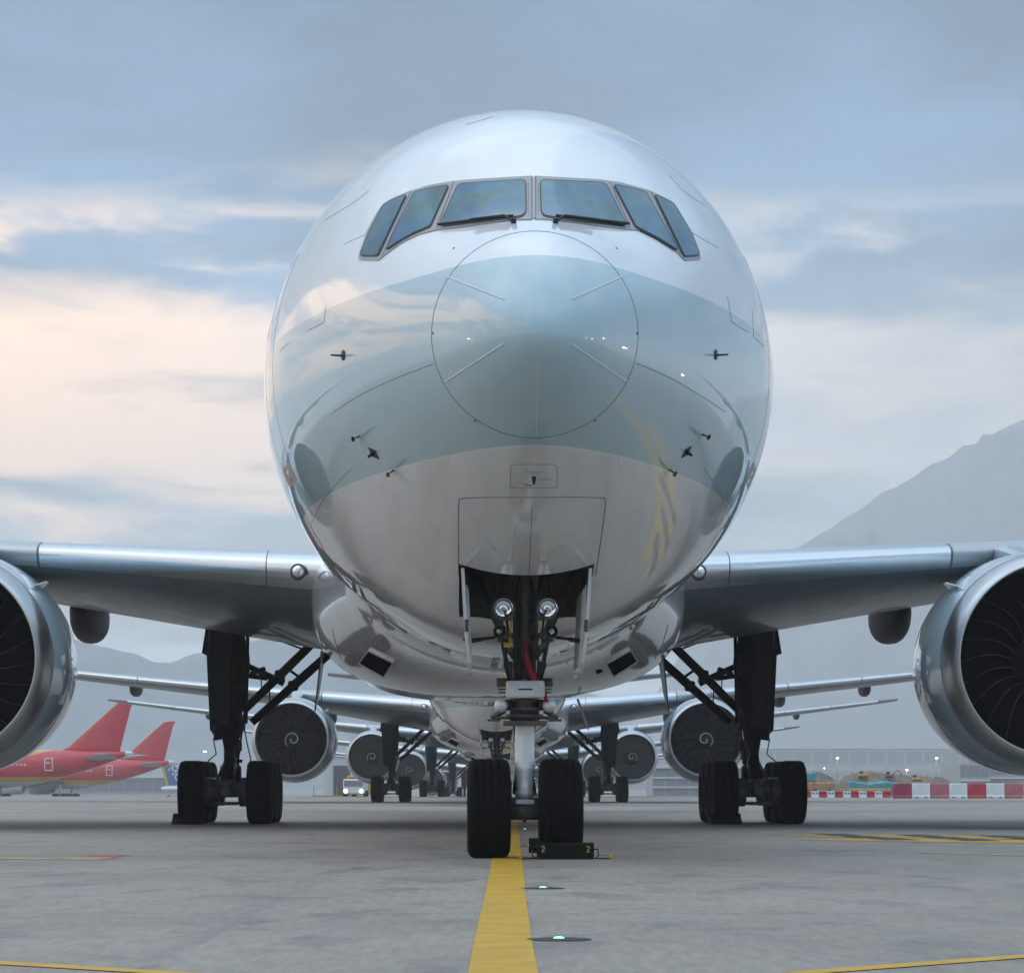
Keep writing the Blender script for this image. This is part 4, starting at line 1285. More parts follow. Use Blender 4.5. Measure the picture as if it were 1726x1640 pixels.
M['green_led'] = mat('green_lamp', (0.2, 0.9, 0.4), 0.3, emit=(0.45, 1.0, 0.60), estr=1.0)
M['light_body'] = mat('inset_light_body', (0.03, 0.033, 0.035), 0.6, 0.2)
for k, (u, v) in enumerate(((942, 1583.4), (915, 1497.3), (893, 1426), (884.5, 1398))):
    c = ground_pt(u, v)
    e = empty('taxiway_light', (c.x, c.y, 0))
    MB().lathe([(0.0, .165), (.003, .16), (.005, .13), (.007, .10), (.008, .06), (.008, .001)], (0, 0, .002), 'Z', 32).build('housing', 'light_body', e)
    MB().lathe([(.006, .030), (.012, .026), (.016, .014), (.017, .001)], (0, -.03, .002), 'Z', 16).build('lamp', 'green_led', e)
    tag(e, ['lit green inset light beside the yellow line, farthest in front of the nose wheels',
            'lit green inset light a few metres in front of the black nose chock',
            'lit green inset light half hidden beside the black nose-wheel chock',
            'lit green inset light behind the nose wheels, seen between the two tyres'][k], 'light', 'green lights along the taxiway line')

# ------------------------------------------------------------------ chocks
def chock(u, v, d_off, wd, ht, dp, label, marks=True, rope=True):
    c = ground_pt(u, v)
    e = empty('wheel_chock', (c.x, c.y + d_off, 0))
    pr = [(-dp / 2, 0), (-dp / 2, ht * .82), (-dp * .40, ht * .96), (-dp * .28, ht), (dp * .10, ht), (dp / 2, ht * .35), (dp / 2, 0)]
    bl = MB().prism(pr, 'X', -wd / 2, wd / 2)
    b = bl.build('block', 'chock', e)
    if marks:
        for s_, rot in ((-.39, .2), (.40, -.1)):
            x = s_ * wd
            mk = MB()
            y = -dp / 2 - .002
            # a small yellow figure 2 stroked on the face
            fig = [(-.025, .03), (-.01, .045), (.015, .04), (.022, .02), (-.005, -.01), (-.026, -.035), (.026, -.035)]
            mk.path([(x + a * .7, y, ht * .6 + b_ * .7) for a, b_ in fig], .0065, 5)
            mk.build('painted_figure', 'yellow_tag', e)
    if rope:
        for s_ in (-1, 1):
            r_ = MB().path([(s_ * wd / 2, -.02, .10), (s_ * (wd / 2 + .04), -.05, .11), (s_ * (wd / 2 + .05), -.08, .04), (s_ * (wd / 2 + .01), -.10, .012), (s_ * (wd / 2 + .10), -.12, .010), (s_ * (wd / 2 + .16), -.12, .010)], .008, 6)
            r_.build('rope', 'black', e)
            MB().path([(s_ * (wd / 2 + .16), -.12, .010), (s_ * (wd / 2 + .185), -.12, .035), (s_ * (wd / 2 + .19), -.12, .07)], .016, 6).build('rope_end', 'yellow_tag', e)
    return tag(e, label, 'chock')
chock(953, 1448, 0.10, .60, .175, .20, 'black rubber chock with yellow figures in front of a nose wheel')
chock(915, 1441, 1.25, .30, .17, .20, 'black rubber chock wedged behind a nose wheel', False, False)
for s_, lab in ((-1, 'low black chock under the outer main wheel beside the red-tailed jets'), (1, 'low black chock under the inner main wheel on the barrier side')):
    p = AC_M @ Vector((s_ * MG_S + (-.72 if s_ < 0 else -.70), MG_Y - 1.47, 0))
    e = empty('main_wheel_chock', (p.x, p.y - .52, 0), AC_YAW)
    MB().prism([(-.22, 0), (-.20, .05), (-.02, .10), (.20, .22), (.22, 0)], 'X', -.33, .31).build('block', 'chock', e)
    MB().box((.0, -.23, .03), (.62, .03, .03), None, 0, .008).build('handle_bar', 'chock', e)
    tag(e, lab, 'chock')

# ------------------------------------------------------------------ red-tailed jets
def red_mat():
    m = bpy.data.materials.new('red_livery'); m.use_nodes = True
    t = NT(m.node_tree); b = t.n['Principled BSDF']
    c = t.new('ShaderNodeTexCoord'); s_ = t.new('ShaderNodeSeparateXYZ'); t.l.new(c.outputs['Object'], s_.inputs[0])
    x, z = s_.outputs[0], s_.outputs[2]
    h = t.m('SUBTRACT', z, t.m('MULTIPLY_ADD', t.m('MAXIMUM', t.m('ADD', x, 13.0), 0.0), 0.015, 3.35))
    sw = t.m('SUBTRACT', z, t.m('MULTIPLY_ADD', t.m('ADD', x, 14.0), 0.28, 5.75))
    red = t.mix(t.ramp(sw, -.02, .02), (0.54, 0.010, 0.028), (0.62, 0.32, 0.02))
    red = t.mix(t.ramp(sw, .55, .60), red, (0.54, 0.010, 0.028))
    c1 = t.mix(t.ramp(h, -.01, .01), (0.60, 0.38, 0.03), red)
    c2 = t.mix(t.ramp(h, -.62, -.58), (0.62, 0.65, 0.66), c1)
    t.put(b.inputs['Base Color'], c2); b.inputs['Roughness'].default_value = 0.25; b.inputs['Coat Weight'].default_value = 0.5
    return m
M['red_livery'] = red_mat()
M['red'] = mat('red_fin_paint', (0.54, 0.010, 0.028), 0.28, coat=0.4, var=0.08, vscale=.4)
M['light_grey'] = mat('light_grey_paint', (0.40, 0.43, 0.44), 0.4)
M['orange_edge'] = mat('orange_edge', (0.60, 0.30, 0.05), 0.5)
def red_jet(tip_u, d, rz, label):
    """tail tip at x=0, nose towards -x; z from the ground"""
    sc_ = 1.0
    r = empty('parked_jet', ((tip_u - 863.0) / F * d, d, gz(d)), rz)
    RAD = 2.5; ZC = 4.45
    rg = []
    for q in range(60):
        x = -42 * (1 - q / 59)
        k = min(1, max(0, (x + 17) / 17.0))        # tail taper
        n_ = min(1, max(0, (x + 42) / 7.0))
        rad = RAD * (1 - 0.90 * k ** 1.55) * math.sqrt(max(0.002, 1 - (1 - n_) ** 2))
        zc_ = ZC + 1.95 * k ** 1.5
        rg.append([Vector((x, rad * math.sin(a), zc_ + rad * math.cos(a))) for a in [2 * PI * i / 40 for i in range(40)]])
    fz = MB().loft(rg).build('fuselage', 'red_livery', r)
    f = MB()
    secs = []
    for (z, xl, xt) in ((6.35, -10.0, -1.2), (7.2, -8.0, -1.0), (12.2, -2.1, .35), (13.0, -1.2, .75), (13.15, -.4, .8)):
        ch = xt - xl
        secs.append([Vector((xl + (1 - math.cos(a)) / 2 * ch, math.copysign(1, math.sin(a)) * foil((1 - math.cos(a)) / 2, .09) * ch, z)) for a in [2 * PI * i / 24 + .001 for i in range(24)]])
    fin = f.loft(secs).build('tail_fin', 'red', r)
    MB().path([(-10.0, 0, 6.4), (-8.0, 0, 7.22), (-2.1, 0, 12.2), (-1.2, 0, 13.0)], .10, 6).build('fin_edge', 'orange_edge', fin)
    for s_ in (-1, 1):
        MB().loft([[Vector((-5.6 + xx * 4.6, s_ * 1.0, 5.7 + foil(xx, .11) * 4.6 * zz)) for xx, zz in ((0, 1), (.1, 1), (.35, 1), (1, 0), (.35, -1), (.1, -1))],
                   [Vector((-1.7 + xx * 1.8, s_ * 7.2, 6.25 + foil(xx, .10) * 1.8 * zz)) for xx, zz in ((0, 1), (.1, 1), (.35, 1), (1, 0), (.35, -1), (.1, -1))]]).build('tailplane', 'light_grey', r)
        MB().loft([[Vector((-27 + xx * 9, s_ * 2.0, 3.0 + foil(xx, .13) * 9 * zz)) for xx, zz in ((0, 1), (.1, 1), (.35, 1), (1, 0), (.35, -1), (.1, -1))],
                   [Vector((-15.5 + xx * 2, s_ * 19, 5.0 + foil(xx, .10) * 2 * zz)) for xx, zz in ((0, 1), (.1, 1), (.35, 1), (1, 0), (.35, -1), (.1, -1))],
                   [Vector((-13.8 + xx * 1.2, s_ * 19.6, 7.0 + foil(xx, .10) * 1.2 * zz)) for xx, zz in ((0, 1), (.1, 1), (.35, 1), (1, 0), (.35, -1), (.1, -1))]]).build('wing', 'light_grey', r)
        lg = MB().tube((-18.5, s_ * 2.6, .6), (-18.5, s_ * 2.6, 2.6), .16, .2, 10)
        gear = lg.build('landing_gear', 'gear_light', r)
        for a in (-.75, .75):
            for b_ in (-.38, .38):
                MB().lathe([(-.2, .3), (-.22, .5), (-.12, .6), (.12, .6), (.22, .5), (.2, .3), (.1, .02)], (-18.5 + a, s_ * 2.6 + b_, .6), 'Y', 20).build('tyre', 'tyre', gear)
        # engines under the wing
        MB().lathe([(-3.0, .95), (-2.9, 1.1), (-1.5, 1.2), (.5, 1.05), (1.2, .8)], (-24.5, s_ * 6.6, 2.1), 'X', 28).build('engine', 'light_grey', r)
    # door outline and cabin windows on the near flank
    def fl(x, z):
        k = min(1, max(0, (x + 17) / 17.0)); rad = RAD * (1 - 0.90 * k ** 1.55); zc_ = ZC + 1.95 * k ** 1.5
        return Vector((x, -math.sqrt(max(0.0, rad * rad - (z - zc_) ** 2)) - .015, z))
    MB().path([fl(*p) for p in densify([(-10.6, 4.2), (-10.6, 5.75), (-9.6, 5.75), (-9.6, 4.2), (-10.6, 4.2)], .12)], .075, 5).build('door_outline', 'white_mark', r)
    MB().path([fl(x, z) for x, z in ((-10.4, 5.15), (-10.0, 5.15))], .10, 5).build('door_window', 'white_mark', r)
    for q in range(7):
        MB().box(fl(-13.2 - q * .55, 4.95), (.26, .06, .22), None, 0).build('cabin_window', 'white_mark', r)
    MB().lathe([(-.3, .35), (.35, .22), (.75, .10)], (0, 0, 6.4), 'X', 16).build('tail_cone', 'white', r)
    return tag(r, label, 'airliner', 'red-tailed jets parked across the apron')
red_jet(216, 385, R(-13), 'parked red jet with yellow belly stripe, the larger-looking one beside the engine')
red_jet(288, 498, R(-13), 'parked red jet partly hidden behind the other red jet\'s tail')

# blue tail fin farther off
M['blue_fin'] = mat('blue_fin_paint', (0.055, 0.12, 0.36), 0.35)
M['yellow_fin'] = mat('yellow_fin_paint', (0.62, 0.42, 0.05), 0.4)
def blue_tail():
    d = 560.0
    o = at(300, 1335, d)
    r = empty('blue_tail_jet', (o.x, d, gz(d)))
    def L(u, v): 
        p = at(u, v, d); return (p.x - o.x, p.z - gz(d))
    MB().prism([L(*p) for p in ((276, 1287), (287, 1284), (300, 1296), (318, 1317), (318, 1323), (284, 1323), (280, 1305))], 'Y', -.22, .22).build('tail_fin', 'blue_fin', r)
    MB().prism([L(*p) for p in ((272.5, 1293), (276, 1288), (280.3, 1305), (284.3, 1323), (280, 1323))], 'Y', -.25, .25).build('fin_edge', 'yellow_fin', r)
    rg = []
    for q in range(12):
        x = L(272, 1330)[0] + q * .9
        rad = 1.15 * math.sqrt(max(.02, 1 - (1 - min(1, (q + .3) / 5)) ** 2))
        zc_ = L(300, 1329)[1]
        rg.append([Vector((x, 1.4 * rad * math.sin(a), zc_ + .62 * rad * math.cos(a))) for a in [2 * PI * i / 24 for i in range(24)]])
    MB().loft(rg).build('fuselage', 'white', r)
    for xx in (L(284, 1330)[0], L(312, 1330)[0]):
        lg = MB().tube((xx, 0, .35), (xx, 0, L(300, 1329)[1]), .10, .12, 8).build('landing_gear', 'gear_light', r)
        MB().lathe([(-.15, .1), (-.16, .3), (-.08, .36), (.08, .36), (.16, .3), (.15, .1)], (xx, 0, .36), 'Y', 16).build('tyre', 'tyre', lg)
    cu = bpy.data.curves.new('lettering', 'FONT'); cu.body = 'MCU'; cu.size = 2.1; cu.extrude = .02
    t = bpy.data.objects.new('lettering', cu); COL.objects.link(t)
    bpy.context.view_layer.update()
    dg = bpy.context.evaluated_depsgraph_get()
    me = bpy.data.meshes.new_from_object(t.evaluated_get(dg))
    bpy.data.objects.remove(t, do_unlink=True)
    me.materials.clear(); me.materials.append(M['white_mark'])
    p = L(281.5, 1297)
    tx = obj('lettering', me, r); tx.location = (p[0], -.25, p[1]); tx.rotation_euler = (R(90), R(48), 0)
    tag(r, 'distant blue tail fin with yellow front edge and white lettering', 'airliner')
blue_tail()

# ------------------------------------------------------------------ barriers
M['bar_red'] = mat('barrier_red_plastic', (0.48, 0.03, 0.05), 0.45, var=0.25, vscale=1.5)
M['bar_dark'] = mat('barrier_dark_red_plastic', (0.30, 0.03, 0.07), 0.5, var=0.25, vscale=1.5)
M['bar_pink'] = mat('barrier_faded_red_plastic', (0.46, 0.13, 0.16), 0.55, var=0.3, vscale=2.5)
M['bar_white'] = mat('barrier_white_plastic', (0.68, 0.72, 0.73), 0.45, var=0.12, vscale=1.5)
def barrier(c, wd, ht, material, label, group, slots):
    e = empty('barrier', c)
    pr = [(-.30, 0), (-.30, .12), (-.22, .22), (-.16, ht * .95), (-.12, ht), (.12, ht), (.16, ht * .95), (.22, .22), (.30, .12), (.30, 0)]
    if ht < .7: pr = [(a * .8, b_ if b_ > .3 else b_ * .6) for a, b_ in pr]
    MB().prism(pr, 'X', -wd / 2 + .015, wd / 2 - .015).build('shell', material, e)
    if slots:
        for x in (-.12, .12):
            MB().box((x, -.19, ht * .72), (.10, .10, .08), None, 0, .01).build('slot', 'black', e)
    else:
        for x in (-wd * .25, wd * .25):
            MB().box((x, -.285, .07), (.22, .06, .08), None, 0, .01).build('fork_slot', 'seam', e)
    return tag(e, label, 'barrier', group)
D1 = 200.0
cols = ['bar_dark', 'bar_white', 'bar_pink', 'bar_white', 'bar_red', 'bar_white', 'bar_pink']
look = {'bar_dark': 'dark red', 'bar_white': 'white', 'bar_pink': 'faded pinkish red', 'bar_red': 'bright red'}
ORD = ['first', 'second', 'third', 'fourth', 'fifth', 'sixth', 'seventh', 'eighth', 'ninth', 'tenth', 'eleventh']
for k, m_ in enumerate(cols):
    u = 1520.5 + k * 31.3
    lab = 'tall dark red water barrier, end block next to the small barriers' if k == 0 else 'tall %s water barrier, %s block counted from the dark red end block' % (look[m_], ORD[k])
    barrier(((u - 863) / F * D1, D1, 0), 31.3 / F * D1, 1.0, m_, lab, 'tall water barriers along the apron edge', False)
D2 = 214.0
for k in range(11):
    u = 1494 - k * 13.4
    m_ = 'bar_red' if k % 2 == 0 else 'bar_white'
    barrier(((u - 863) / F * D2, D2, 0), 13.4 / F * D2, .46, m_, 'small %s plastic barrier, %s of the low row from the dark red tall block' % ('red' if k % 2 == 0 else 'white', ORD[k]), 'small barriers in the low row', True)

# ------------------------------------------------------------------ building site beyond the barriers
M['earth'] = mat('bare_earth', (0.20, 0.16, 0.12), 0.9, var=0.35, vscale=.5, bump=.6, bscale=3)
M['tarp'] = mat('teal_tarpaulin', (0.06, 0.30, 0.32), 0.5, var=0.25, vscale=1.2)
M['timber'] = mat('timber_stack', (0.42, 0.24, 0.11), 0.8, var=0.25, vscale=1.5)
M['site_yellow'] = mat('site_machine_yellow', (0.60, 0.38, 0.02), 0.5)
M['site_red'] = mat('site_machine_red', (0.42, 0.06, 0.05), 0.5)
def mound(u0, u1, d, prof, label, depth=14.0):
    """prof: (u, v) skyline of the heap"""
    us = [p[0] for p in prof]; vs_ = [p[1] for p in prof]
    n, m_ = 60, 16; rnd = random.Random(int(u0))
    cu = (u0 + u1) / 2
    base = gz(d)
    c = Vector(((cu - 863) / F * d, d, base))
    offs = [rnd.uniform(-.25, .25) for _ in range((n + 1) * (m_ + 1))]
    vs = []; fs = []
    for i in range(n + 1):
        u = u0 + (u1 - u0) * i / n
        h = max(0.0, at(u, np.interp(u, us, vs_), d).z - base)
        for j in range(m_ + 1):
            t = j / m_ * 2 - 1
            g = max(0.0, 1 - abs(t) ** 1.6)
            vs.append(((u - 863) / F * d - c.x, t * depth / 2, max(-.05, h * g + offs[i * (m_ + 1) + j] * g * (0.6 if h > .3 else 0))))
    for i in range(n):
        for j in range(m_):
            fs.append((i * (m_ + 1) + j, (i + 1) * (m_ + 1) + j, (i + 1) * (m_ + 1) + j + 1, i * (m_ + 1) + j + 1))
    o = MB().add(vs, fs, 0, True).build('dirt_mound', 'earth', fixn=False)
    o.location = c
    return tag(o, label, 'dirt mound', 'dirt mounds beyond the barriers')
mound(1310, 1412, 330, [(1310, 1330), (1335, 1308), (1372, 1300), (1385, 1302), (1403, 1310), (1412, 1330)], 'brown dirt mound behind the teal sheet and timber stack')
mound(1405, 1612, 345, [(1405, 1334), (1420, 1311), (1436, 1302), (1462, 1300), (1500, 1305), (1540, 1308), (1585, 1309), (1602, 1318), (1612, 1334)], 'long brown dirt mound behind the tall barriers')
mound(1690, 1840, 330, [(1690, 1336), (1715, 1320), (1740, 1310), (1790, 1302), (1840, 1330)], 'brown dirt mound at the end of the tall barriers')
def slab_px(name, u0, v0, u1, v1, d, depth, material, label, cat, wave=0.0, rib=0):
    a = at(u0, v0, d); b = at(u1, v1, d)
    e = empty(name, ((a.x + b.x) / 2, d, gz(d)))
    wd = abs(b.x - a.x); z0 = max(0.0, b.z - gz(d)); z1 = a.z - gz(d)
    n = 24; rg = []
    for i in range(n + 1):
        x = -wd / 2 + wd * i / n
        zz = z1 + wave * math.sin(i * 1.1) * .5 + wave * math.sin(i * .37 + 1)
        rg.append([Vector((x, -depth / 2, z0)), Vector((x, -depth / 2, zz - .15)), Vector((x, -depth / 2 + .3, zz)), Vector((x, depth / 2 - .3, zz)), Vector((x, depth / 2, zz - .15)), Vector((x, depth / 2, z0))])
    MB().loft(rg, smooth=False).build('cover' if wave else 'body', material, e)
    for k in range(rib):
        MB().box((-wd / 2 + wd * (k + .5) / rib, -depth / 2 - .04, (z0 + z1) / 2), (.12, .08, (z1 - z0) * .96), None, 0, .01).build('post', 'timber', e)
    if z0 > .3:
        for x in (-wd * .4, 0, wd * .4):
            MB().box((x, 0, z0 / 2 + .01), (.18, depth * .6, z0), None, 0, .02).build('prop', 'timber', e)
    return tag(e, label, cat)
slab_px('tarpaulin_heap', 1428, 1318, 1508, 1328, 300, 4.0, 'tarp', 'teal tarpaulin draped over a long heap behind the small barriers', 'tarpaulin', .10)
slab_px('tarpaulin_heap', 1354, 1301, 1374, 1316, 318, 3.0, 'tarp', 'small teal tarpaulin sheet on top of the dirt mound', 'tarpaulin', .10)
slab_px('timber_stack', 1345, 1318, 1404, 1330, 296, 3.0, 'timber', 'stack of orange timber behind the small barriers', 'timber', 0, 6)
slab_px('timber_stack', 1416, 1328.5, 1500, 1333, 290, 2.0, 'timber', 'low line of timber boards under the teal heap', 'timber', 0, 5)
def digger(u, v, d, material, label):
    p = at(u, v, d)
    e = empty('excavator', (p.x, d, p.z))
    MB().box((0, 0, .75), (2.6, 1.8, .8), None, 0, .12).build('body', material, e)
    MB().box((-.6, 0, 1.5), (1.0, 1.3, .8), None, 0, .08).build('cab', 'glass', e)
    for s_ in (-1, 1): MB().box((0, s_ * .8, .22), (2.8, .4, .44), None, 0, .12).build('track', 'black', e)
    MB().path([(.8, 0, 1.1), (2.2, 0, 2.2), (3.4, 0, 1.4), (3.3, 0, .5)], .16, 6).build('boom', material, e)
    e.scale = (.38, .38, .38)
    return tag(e, label, 'excavator', 'site machines on the dirt')
digger(1545, 1316.5, 338, 'site_yellow', 'tiny yellow excavator above the tall barriers')
digger(1500, 1311, 342, 'site_red', 'tiny dull red excavator on the long dirt mound')
digger(1455, 1310, 342, 'site_yellow', 'tiny yellow excavator above the teal tarpaulin heap')

# ------------------------------------------------------------------ lamp posts, far buildings, vehicles
M['lamp_on'] = mat('lamp_lit', (1, 1, 1), 0.3, emit=(1.0, 0.93, 0.80), estr=14.0)
M['head_lamp'] = mat('head_lamp', (1, 1, 1), 0.3, emit=(1.0, 0.85, 0.60), estr=1.6)
M['steel'] = mat('galvanised_steel', (0.30, 0.32, 0.33), 0.5, 0.5)
def lamp(u, v, d, label, r_=.24):
    p = at(u, v, d); g_ = gz(d); h = p.z - g_
    e = empty('lamp_post', (p.x, d, g_))
    MB().tube((0, 0, 0), (0, 0, h - .05), .14, .08, 10).tube((0, 0, h - .05), (0, -.6, h + .05), .06, .05, 8).build('pole', 'steel', e)
    hd = MB().box((0, -.6, h + .12), (r_ * 2.4, .5, .14), None, 0, .03).build('lamp_head', 'steel', e)
    MB().lathe([(-.20, .001), (-.18, r_ * .6), (-.05, r_), (.02, r_ * .9)], (0, -.62, h), 'Z', 16).build('bulb', 'lamp_on', hd)
    return tag(e, label, 'lamp post', 'lit lamp posts far across the apron')
lamp(346, 1266, 640, 'lit lamp post above the blue tail fin', .30)
lamp(1411, 1277, 640, 'lit lamp post above the gap between the two nearest dirt mounds', .26)
lamp(1578, 1277, 640, 'tall lit lamp post above the tall barriers', .26)
lamp(1528, 1297, 700, 'low lit lamp post just above the long dirt mound', .28)
lamp(1660, 1297, 700, 'low lit lamp post in front of the grey building blocks', .28)
lamp(1389, 1294, 900, 'dim lit lamp post above the mound with the teal sheet', .18)

M['far_wall'] = mat('far_concrete', (0.34, 0.36, 0.38), 0.8, var=.1, vscale=.05)
M['far_glass'] = mat('far_glazing', (0.20, 0.225, 0.25), 0.4)
M['far_light'] = mat('far_light_panel', (0.55, 0.57, 0.58), 0.7)
M['far_dark'] = mat('far_dark_opening', (0.06, 0.065, 0.07), 0.8)
def far_building(u0, u1, vtop, d, depth, floors, bays, label, roof=True, wall='far_wall', bottom=None):
    g_ = gz(d); a = at(u0, vtop, d); b = at(u1, vtop, d)
    wd = b.x - a.x; h = a.z - g_
    e = empty('terminal_building', ((a.x + b.x) / 2, d, g_))
    MB().box((0, depth / 2, h / 2 - .1), (wd, depth, h + .2), None, 0, .05).build('wall', wall, e)
    if roof:
        MB().box((0, depth / 2, h + .35), (wd + 1.6, depth + 1.6, .5), None, 0, .1).build('roof', 'far_light', e)
    fh = h / floors
    for f in range(floors):
        MB().box((0, -.25, fh * f + .2), (wd + .2, .5, .35), None, 0, .02).build('floor_slab', 'far_light', e)
        bw = wd / bays
        for k in range(bays):
            MB().box((-wd / 2 + bw * (k + .5), -.06, fh * (f + .58)), (bw * .86, .12, fh * .58), None, 0).build('window', 'far_glass', e)
    return tag(e, label, 'building')
far_building(900, 1650, 1262, 1700, 60, 2, 24, 'long low terminal far away in the haze, behind the dirt mounds')
far_building(1100, 1345, 1296, 620, 30, 3, 12, 'low hazy pier with light floor bands, right of the far engines')
far_building(1618, 1668, 1287, 560, 25, 2, 3, 'grey block with flat roof beside the long dirt mound', False)
far_building(1668, 1790, 1280, 590, 25, 2, 5, 'tall grey block partly behind the big engine', True)
def hangar():
    d = 520.0; g_ = gz(d); a = at(546, 1272, d); b = at(600, 1272, d); wd = b.x - a.x; h = a.z - g_
    e = empty('service_building', ((a.x + b.x) / 2, d, g_))
    MB().box((0, 9, h / 2 - .1), (wd, 18, h + .2), None, 0, .1).build('wall', 'far_light', e)
    MB().box((0, 9, h + .2), (wd + 1, 19, .4), None, 0, .1).build('roof', 'far_wall', e)
    dr = MB().box((.3, -.05, h * .43), (wd * .52, .2, h * .66), None, 0).build('doorway', 'far_dark', e)
    for z in (.30, .46, .60):
        MB().box((1.0, -.2, h * z), (.5, .1, .3), None, 0).build('door_mark', 'site_red', dr)
    tag(e, 'pale service building with a big dark doorway between the far engines', 'building')
hangar()
far_building(-60, 330, 1312, 760, 30, 1, 16, 'low grey building line behind the red-tailed jets', True)

def truck(u, d, label, yaw=0.0):
    p = at(u, 1330, d)
    e = empty('service_truck', (p.x, d, gz(d)), yaw)
    MB().box((0, 1.2, 1.35), (2.3, 3.6, 1.9), None, 0, .12).build('cargo_box', 'site_yellow', e)
    cab = MB().box((0, -1.5, 1.2), (2.2, 1.7, 1.5), None, 0, .15).build('cab', 'bar_white', e)
    MB().box((0, -2.36, 1.5), (1.9, .06, .6), None, 0, .02).build('windscreen', 'far_glass', cab)
    for s_ in (-1, 1):
        MB().lathe([(0, .22), (-.05, .20), (-.10, .10), (-.11, .001)], (s_ * .8, -2.36, .75), 'Y', 14).build('headlight', 'head_lamp', cab)
        for y in (-1.5, 1.9):
            MB().lathe([(-.15, .1), (-.15, .42), (.15, .42), (.15, .1)], (s_ * 1.05, y, .42), 'X', 18).build('wheel', 'tyre', e)
    MB().box((0, -1.5, 2.05), (1.4, .3, .16), None, 0, .03).build('beacon_bar', 'site_red', cab)
    return tag(e, label, 'truck')
truck(606, 300, 'yellow service truck with its headlights on, behind the far engine', R(-12))
def dolly(u, d, wd, label, material='steel'):
    p = at(u, 1335, d)
    e = empty('baggage_dolly', (p.x, d, gz(d)))
    MB().box((0, 0, .5), (wd, 1.4, .14), None, 0, .03).build('deck', material, e)
    for x in (-wd * .45, wd * .45):
        MB().box((x, .6, 1.1), (.08, .08, 1.1), None, 0, .01).build('post', material, e)
        for y in (-.5, .5): MB().lathe([(-.06, .05), (-.06, .22), (.06, .22), (.06, .05)], (x, y, .22), 'X', 12).build('wheel', 'tyre', e)
    return tag(e, label, 'dolly')
dolly(545, 330, 2.4, 'low steel baggage dolly in front of the pale service building')
dolly(592, 330, 3.6, 'low yellow baggage dolly beside the service truck', 'site_yellow')

# ------------------------------------------------------------------ hills
def hill(name, ridge, d, depth, label=None, seed=1):
    us = [p[0] for p in ridge]; vs_ = [p[1] for p in ridge]
    rnd = random.Random(seed); n, m_ = 140, 26
    ph = [(rnd.uniform(.02, .14), rnd.uniform(0, 6.3), rnd.uniform(.3, 1)) for _ in range(8)]
    vs = []; fs = []
    for i in range(n + 1):
        u = us[0] + (us[-1] - us[0]) * i / n
        h = max(0.0, at(u, np.interp(u, us, vs_), d).z + 1.5)
        for j in range(m_ + 1):
            t = j / m_
            g = math.sin(PI * t) ** .9 if t < .5 else math.cos((t - .5) * PI) ** .8
            rug = sum(a_[2] * math.sin(a_[0] * (u + j * 37 * a_[2]) + a_[1] + j * .7) for a_ in ph) / 8
            dd = d + (t - .5) * depth
            vs.append(((u - 863) / F * dd, dd, -1.7 + h * g * (1 + .20 * rug * min(1, abs(t - .5) * 4)) * (1 - .5 * min(1, abs(t - .5) * 2) ** 2 * .2)))
    for i in range(n):
        for j in range(m_):
            fs.append((i * (m_ + 1) + j, (i + 1) * (m_ + 1) + j, (i + 1) * (m_ + 1) + j + 1, i * (m_ + 1) + j + 1))
    o = MB().add(vs, fs).build(name, 'hill_hazed', fixn=False)
    tag(o, kind='structure')
    return o
M['hill_hazed'] = mat('hillside_haze_tint', (0.20, 0.25, 0.285), 0.95, var=.25, vscale=.02)  # paler and bluer than foliage: distance haze put into the colour
hill('hills', [(-700, 1090), (-300, 1040), (0, 1050), (133, 1080), (180, 1092), (230, 1103), (262, 1117), (288, 1118), (320, 1104), (360, 1095), (450, 1075), (560, 1060), (700, 1110), (900, 1150), (1050, 1180)], 2400, 700, seed=2)
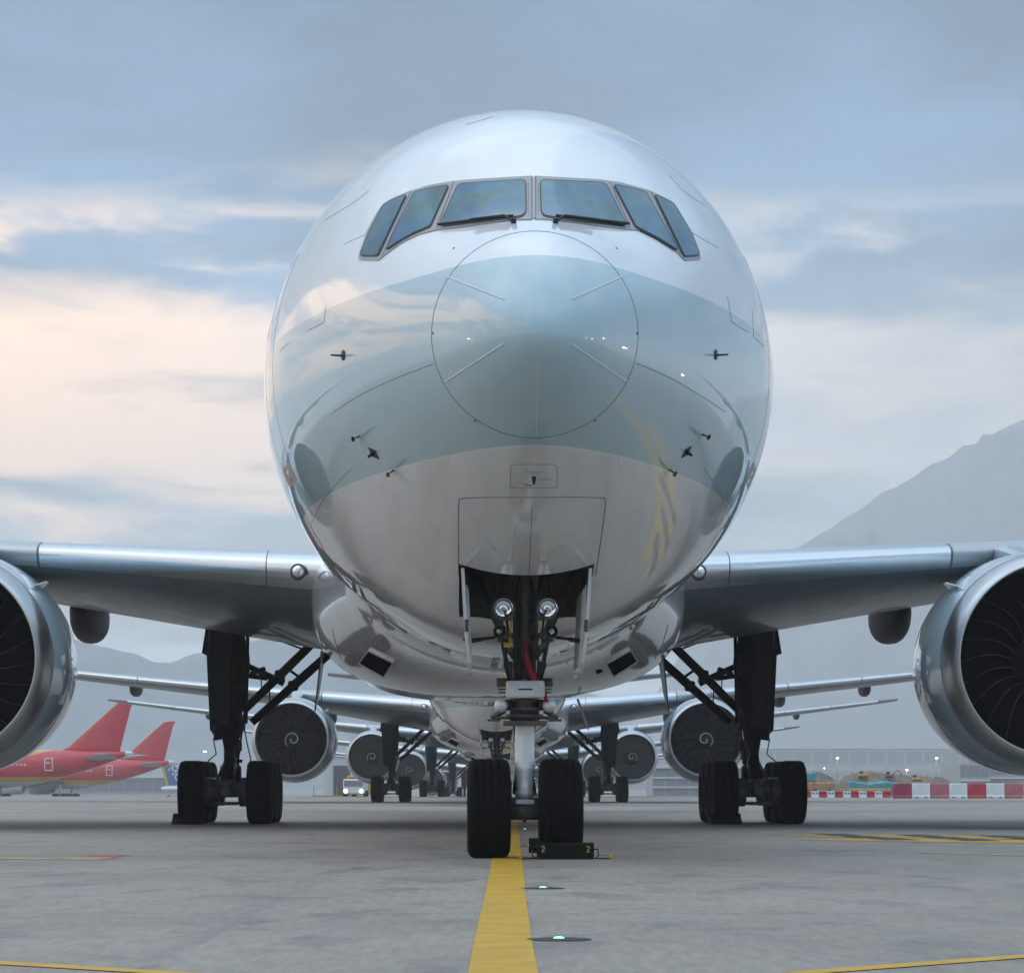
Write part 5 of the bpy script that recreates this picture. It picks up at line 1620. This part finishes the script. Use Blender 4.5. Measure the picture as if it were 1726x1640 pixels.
hill('hills', [(900, 1290), (1100, 1180), (1220, 980), (1290, 955), (1400, 890), (1480, 838), (1540, 804), (1600, 770), (1650, 746), (1690, 722), (1726, 706), (1800, 690), (1950, 690), (2200, 740), (2600, 800), (3200, 950)], 3400, 700, seed=5)

# ------------------------------------------------------------------ terminal behind the viewer (seen mirrored in the nose)
def rear_terminal():
    e = empty('airport_terminal', (0, -150, 0))
    MB().box((0, -15, 7.0), (420, 30, 14.2), None, 0, .2).build('wall', 'far_wall', e)
    MB().box((0, -14, 14.6), (424, 36, .9), None, 0, .2).build('roof', 'far_light', e)
    for k in range(28):
        MB().box((-195 + k * 14.5, .15, 8.5), (11, .3, 7.0), None, 0).build('window', 'far_glass', e)
    tag(e, 'long terminal building seen only as a mirrored skyline in the glossy nose', 'building')
    for k, (x, y, h) in enumerate(((-88, 86, 14), (80, 84, 14), (100, 70, 11), (120, 160, 15), (150, 230, 12), (-150, 120, 13), (112, 60, 9))):
        l = empty('lamp_mast', (x, y, 0))
        MB().tube((0, 0, 0), (0, 0, h), .22, .12, 12).build('pole', 'steel', l)
        hd = MB().box((0, .2, h + .1), (2.0, .5, .3), None, 0, .05).build('lamp_head', 'steel', l)
        MB().box((0, 0, h - .1), (1.8, 1.2, .8), None, 0, .05).build('lamp_panel', 'warm_lamp', hd)
        tag(l, 'tall lit lamp mast mirrored as a warm dot in the nose', 'lamp mast', 'lamp masts mirrored in the nose')
M['warm_lamp'] = mat('warm_lamp', (1, 1, 1), .3, emit=(1.0, .72, .42), estr=70.0)
rear_terminal()

# ------------------------------------------------------------------ haze
def haze():
    m = bpy.data.materials.new('haze'); m.use_nodes = True
    t = m.node_tree; t.nodes.clear()
    out = t.nodes.new('ShaderNodeOutputMaterial'); v = t.nodes.new('ShaderNodeVolumePrincipled')
    v.inputs['Color'].default_value = (0.94, 0.96, 0.98, 1)
    v.inputs['Density'].default_value = HAZE
    v.inputs['Anisotropy'].default_value = 0.0
    t.links.new(v.outputs[0], out.inputs['Volume'])
    o = MB().box((0, 1400, 214.2), (6100, 5300, 433.6)).build('haze', m)
    tag(o, 'thin pale evening haze over the whole airfield', 'haze', kind='stuff')
HAZE = 0.00037
haze()
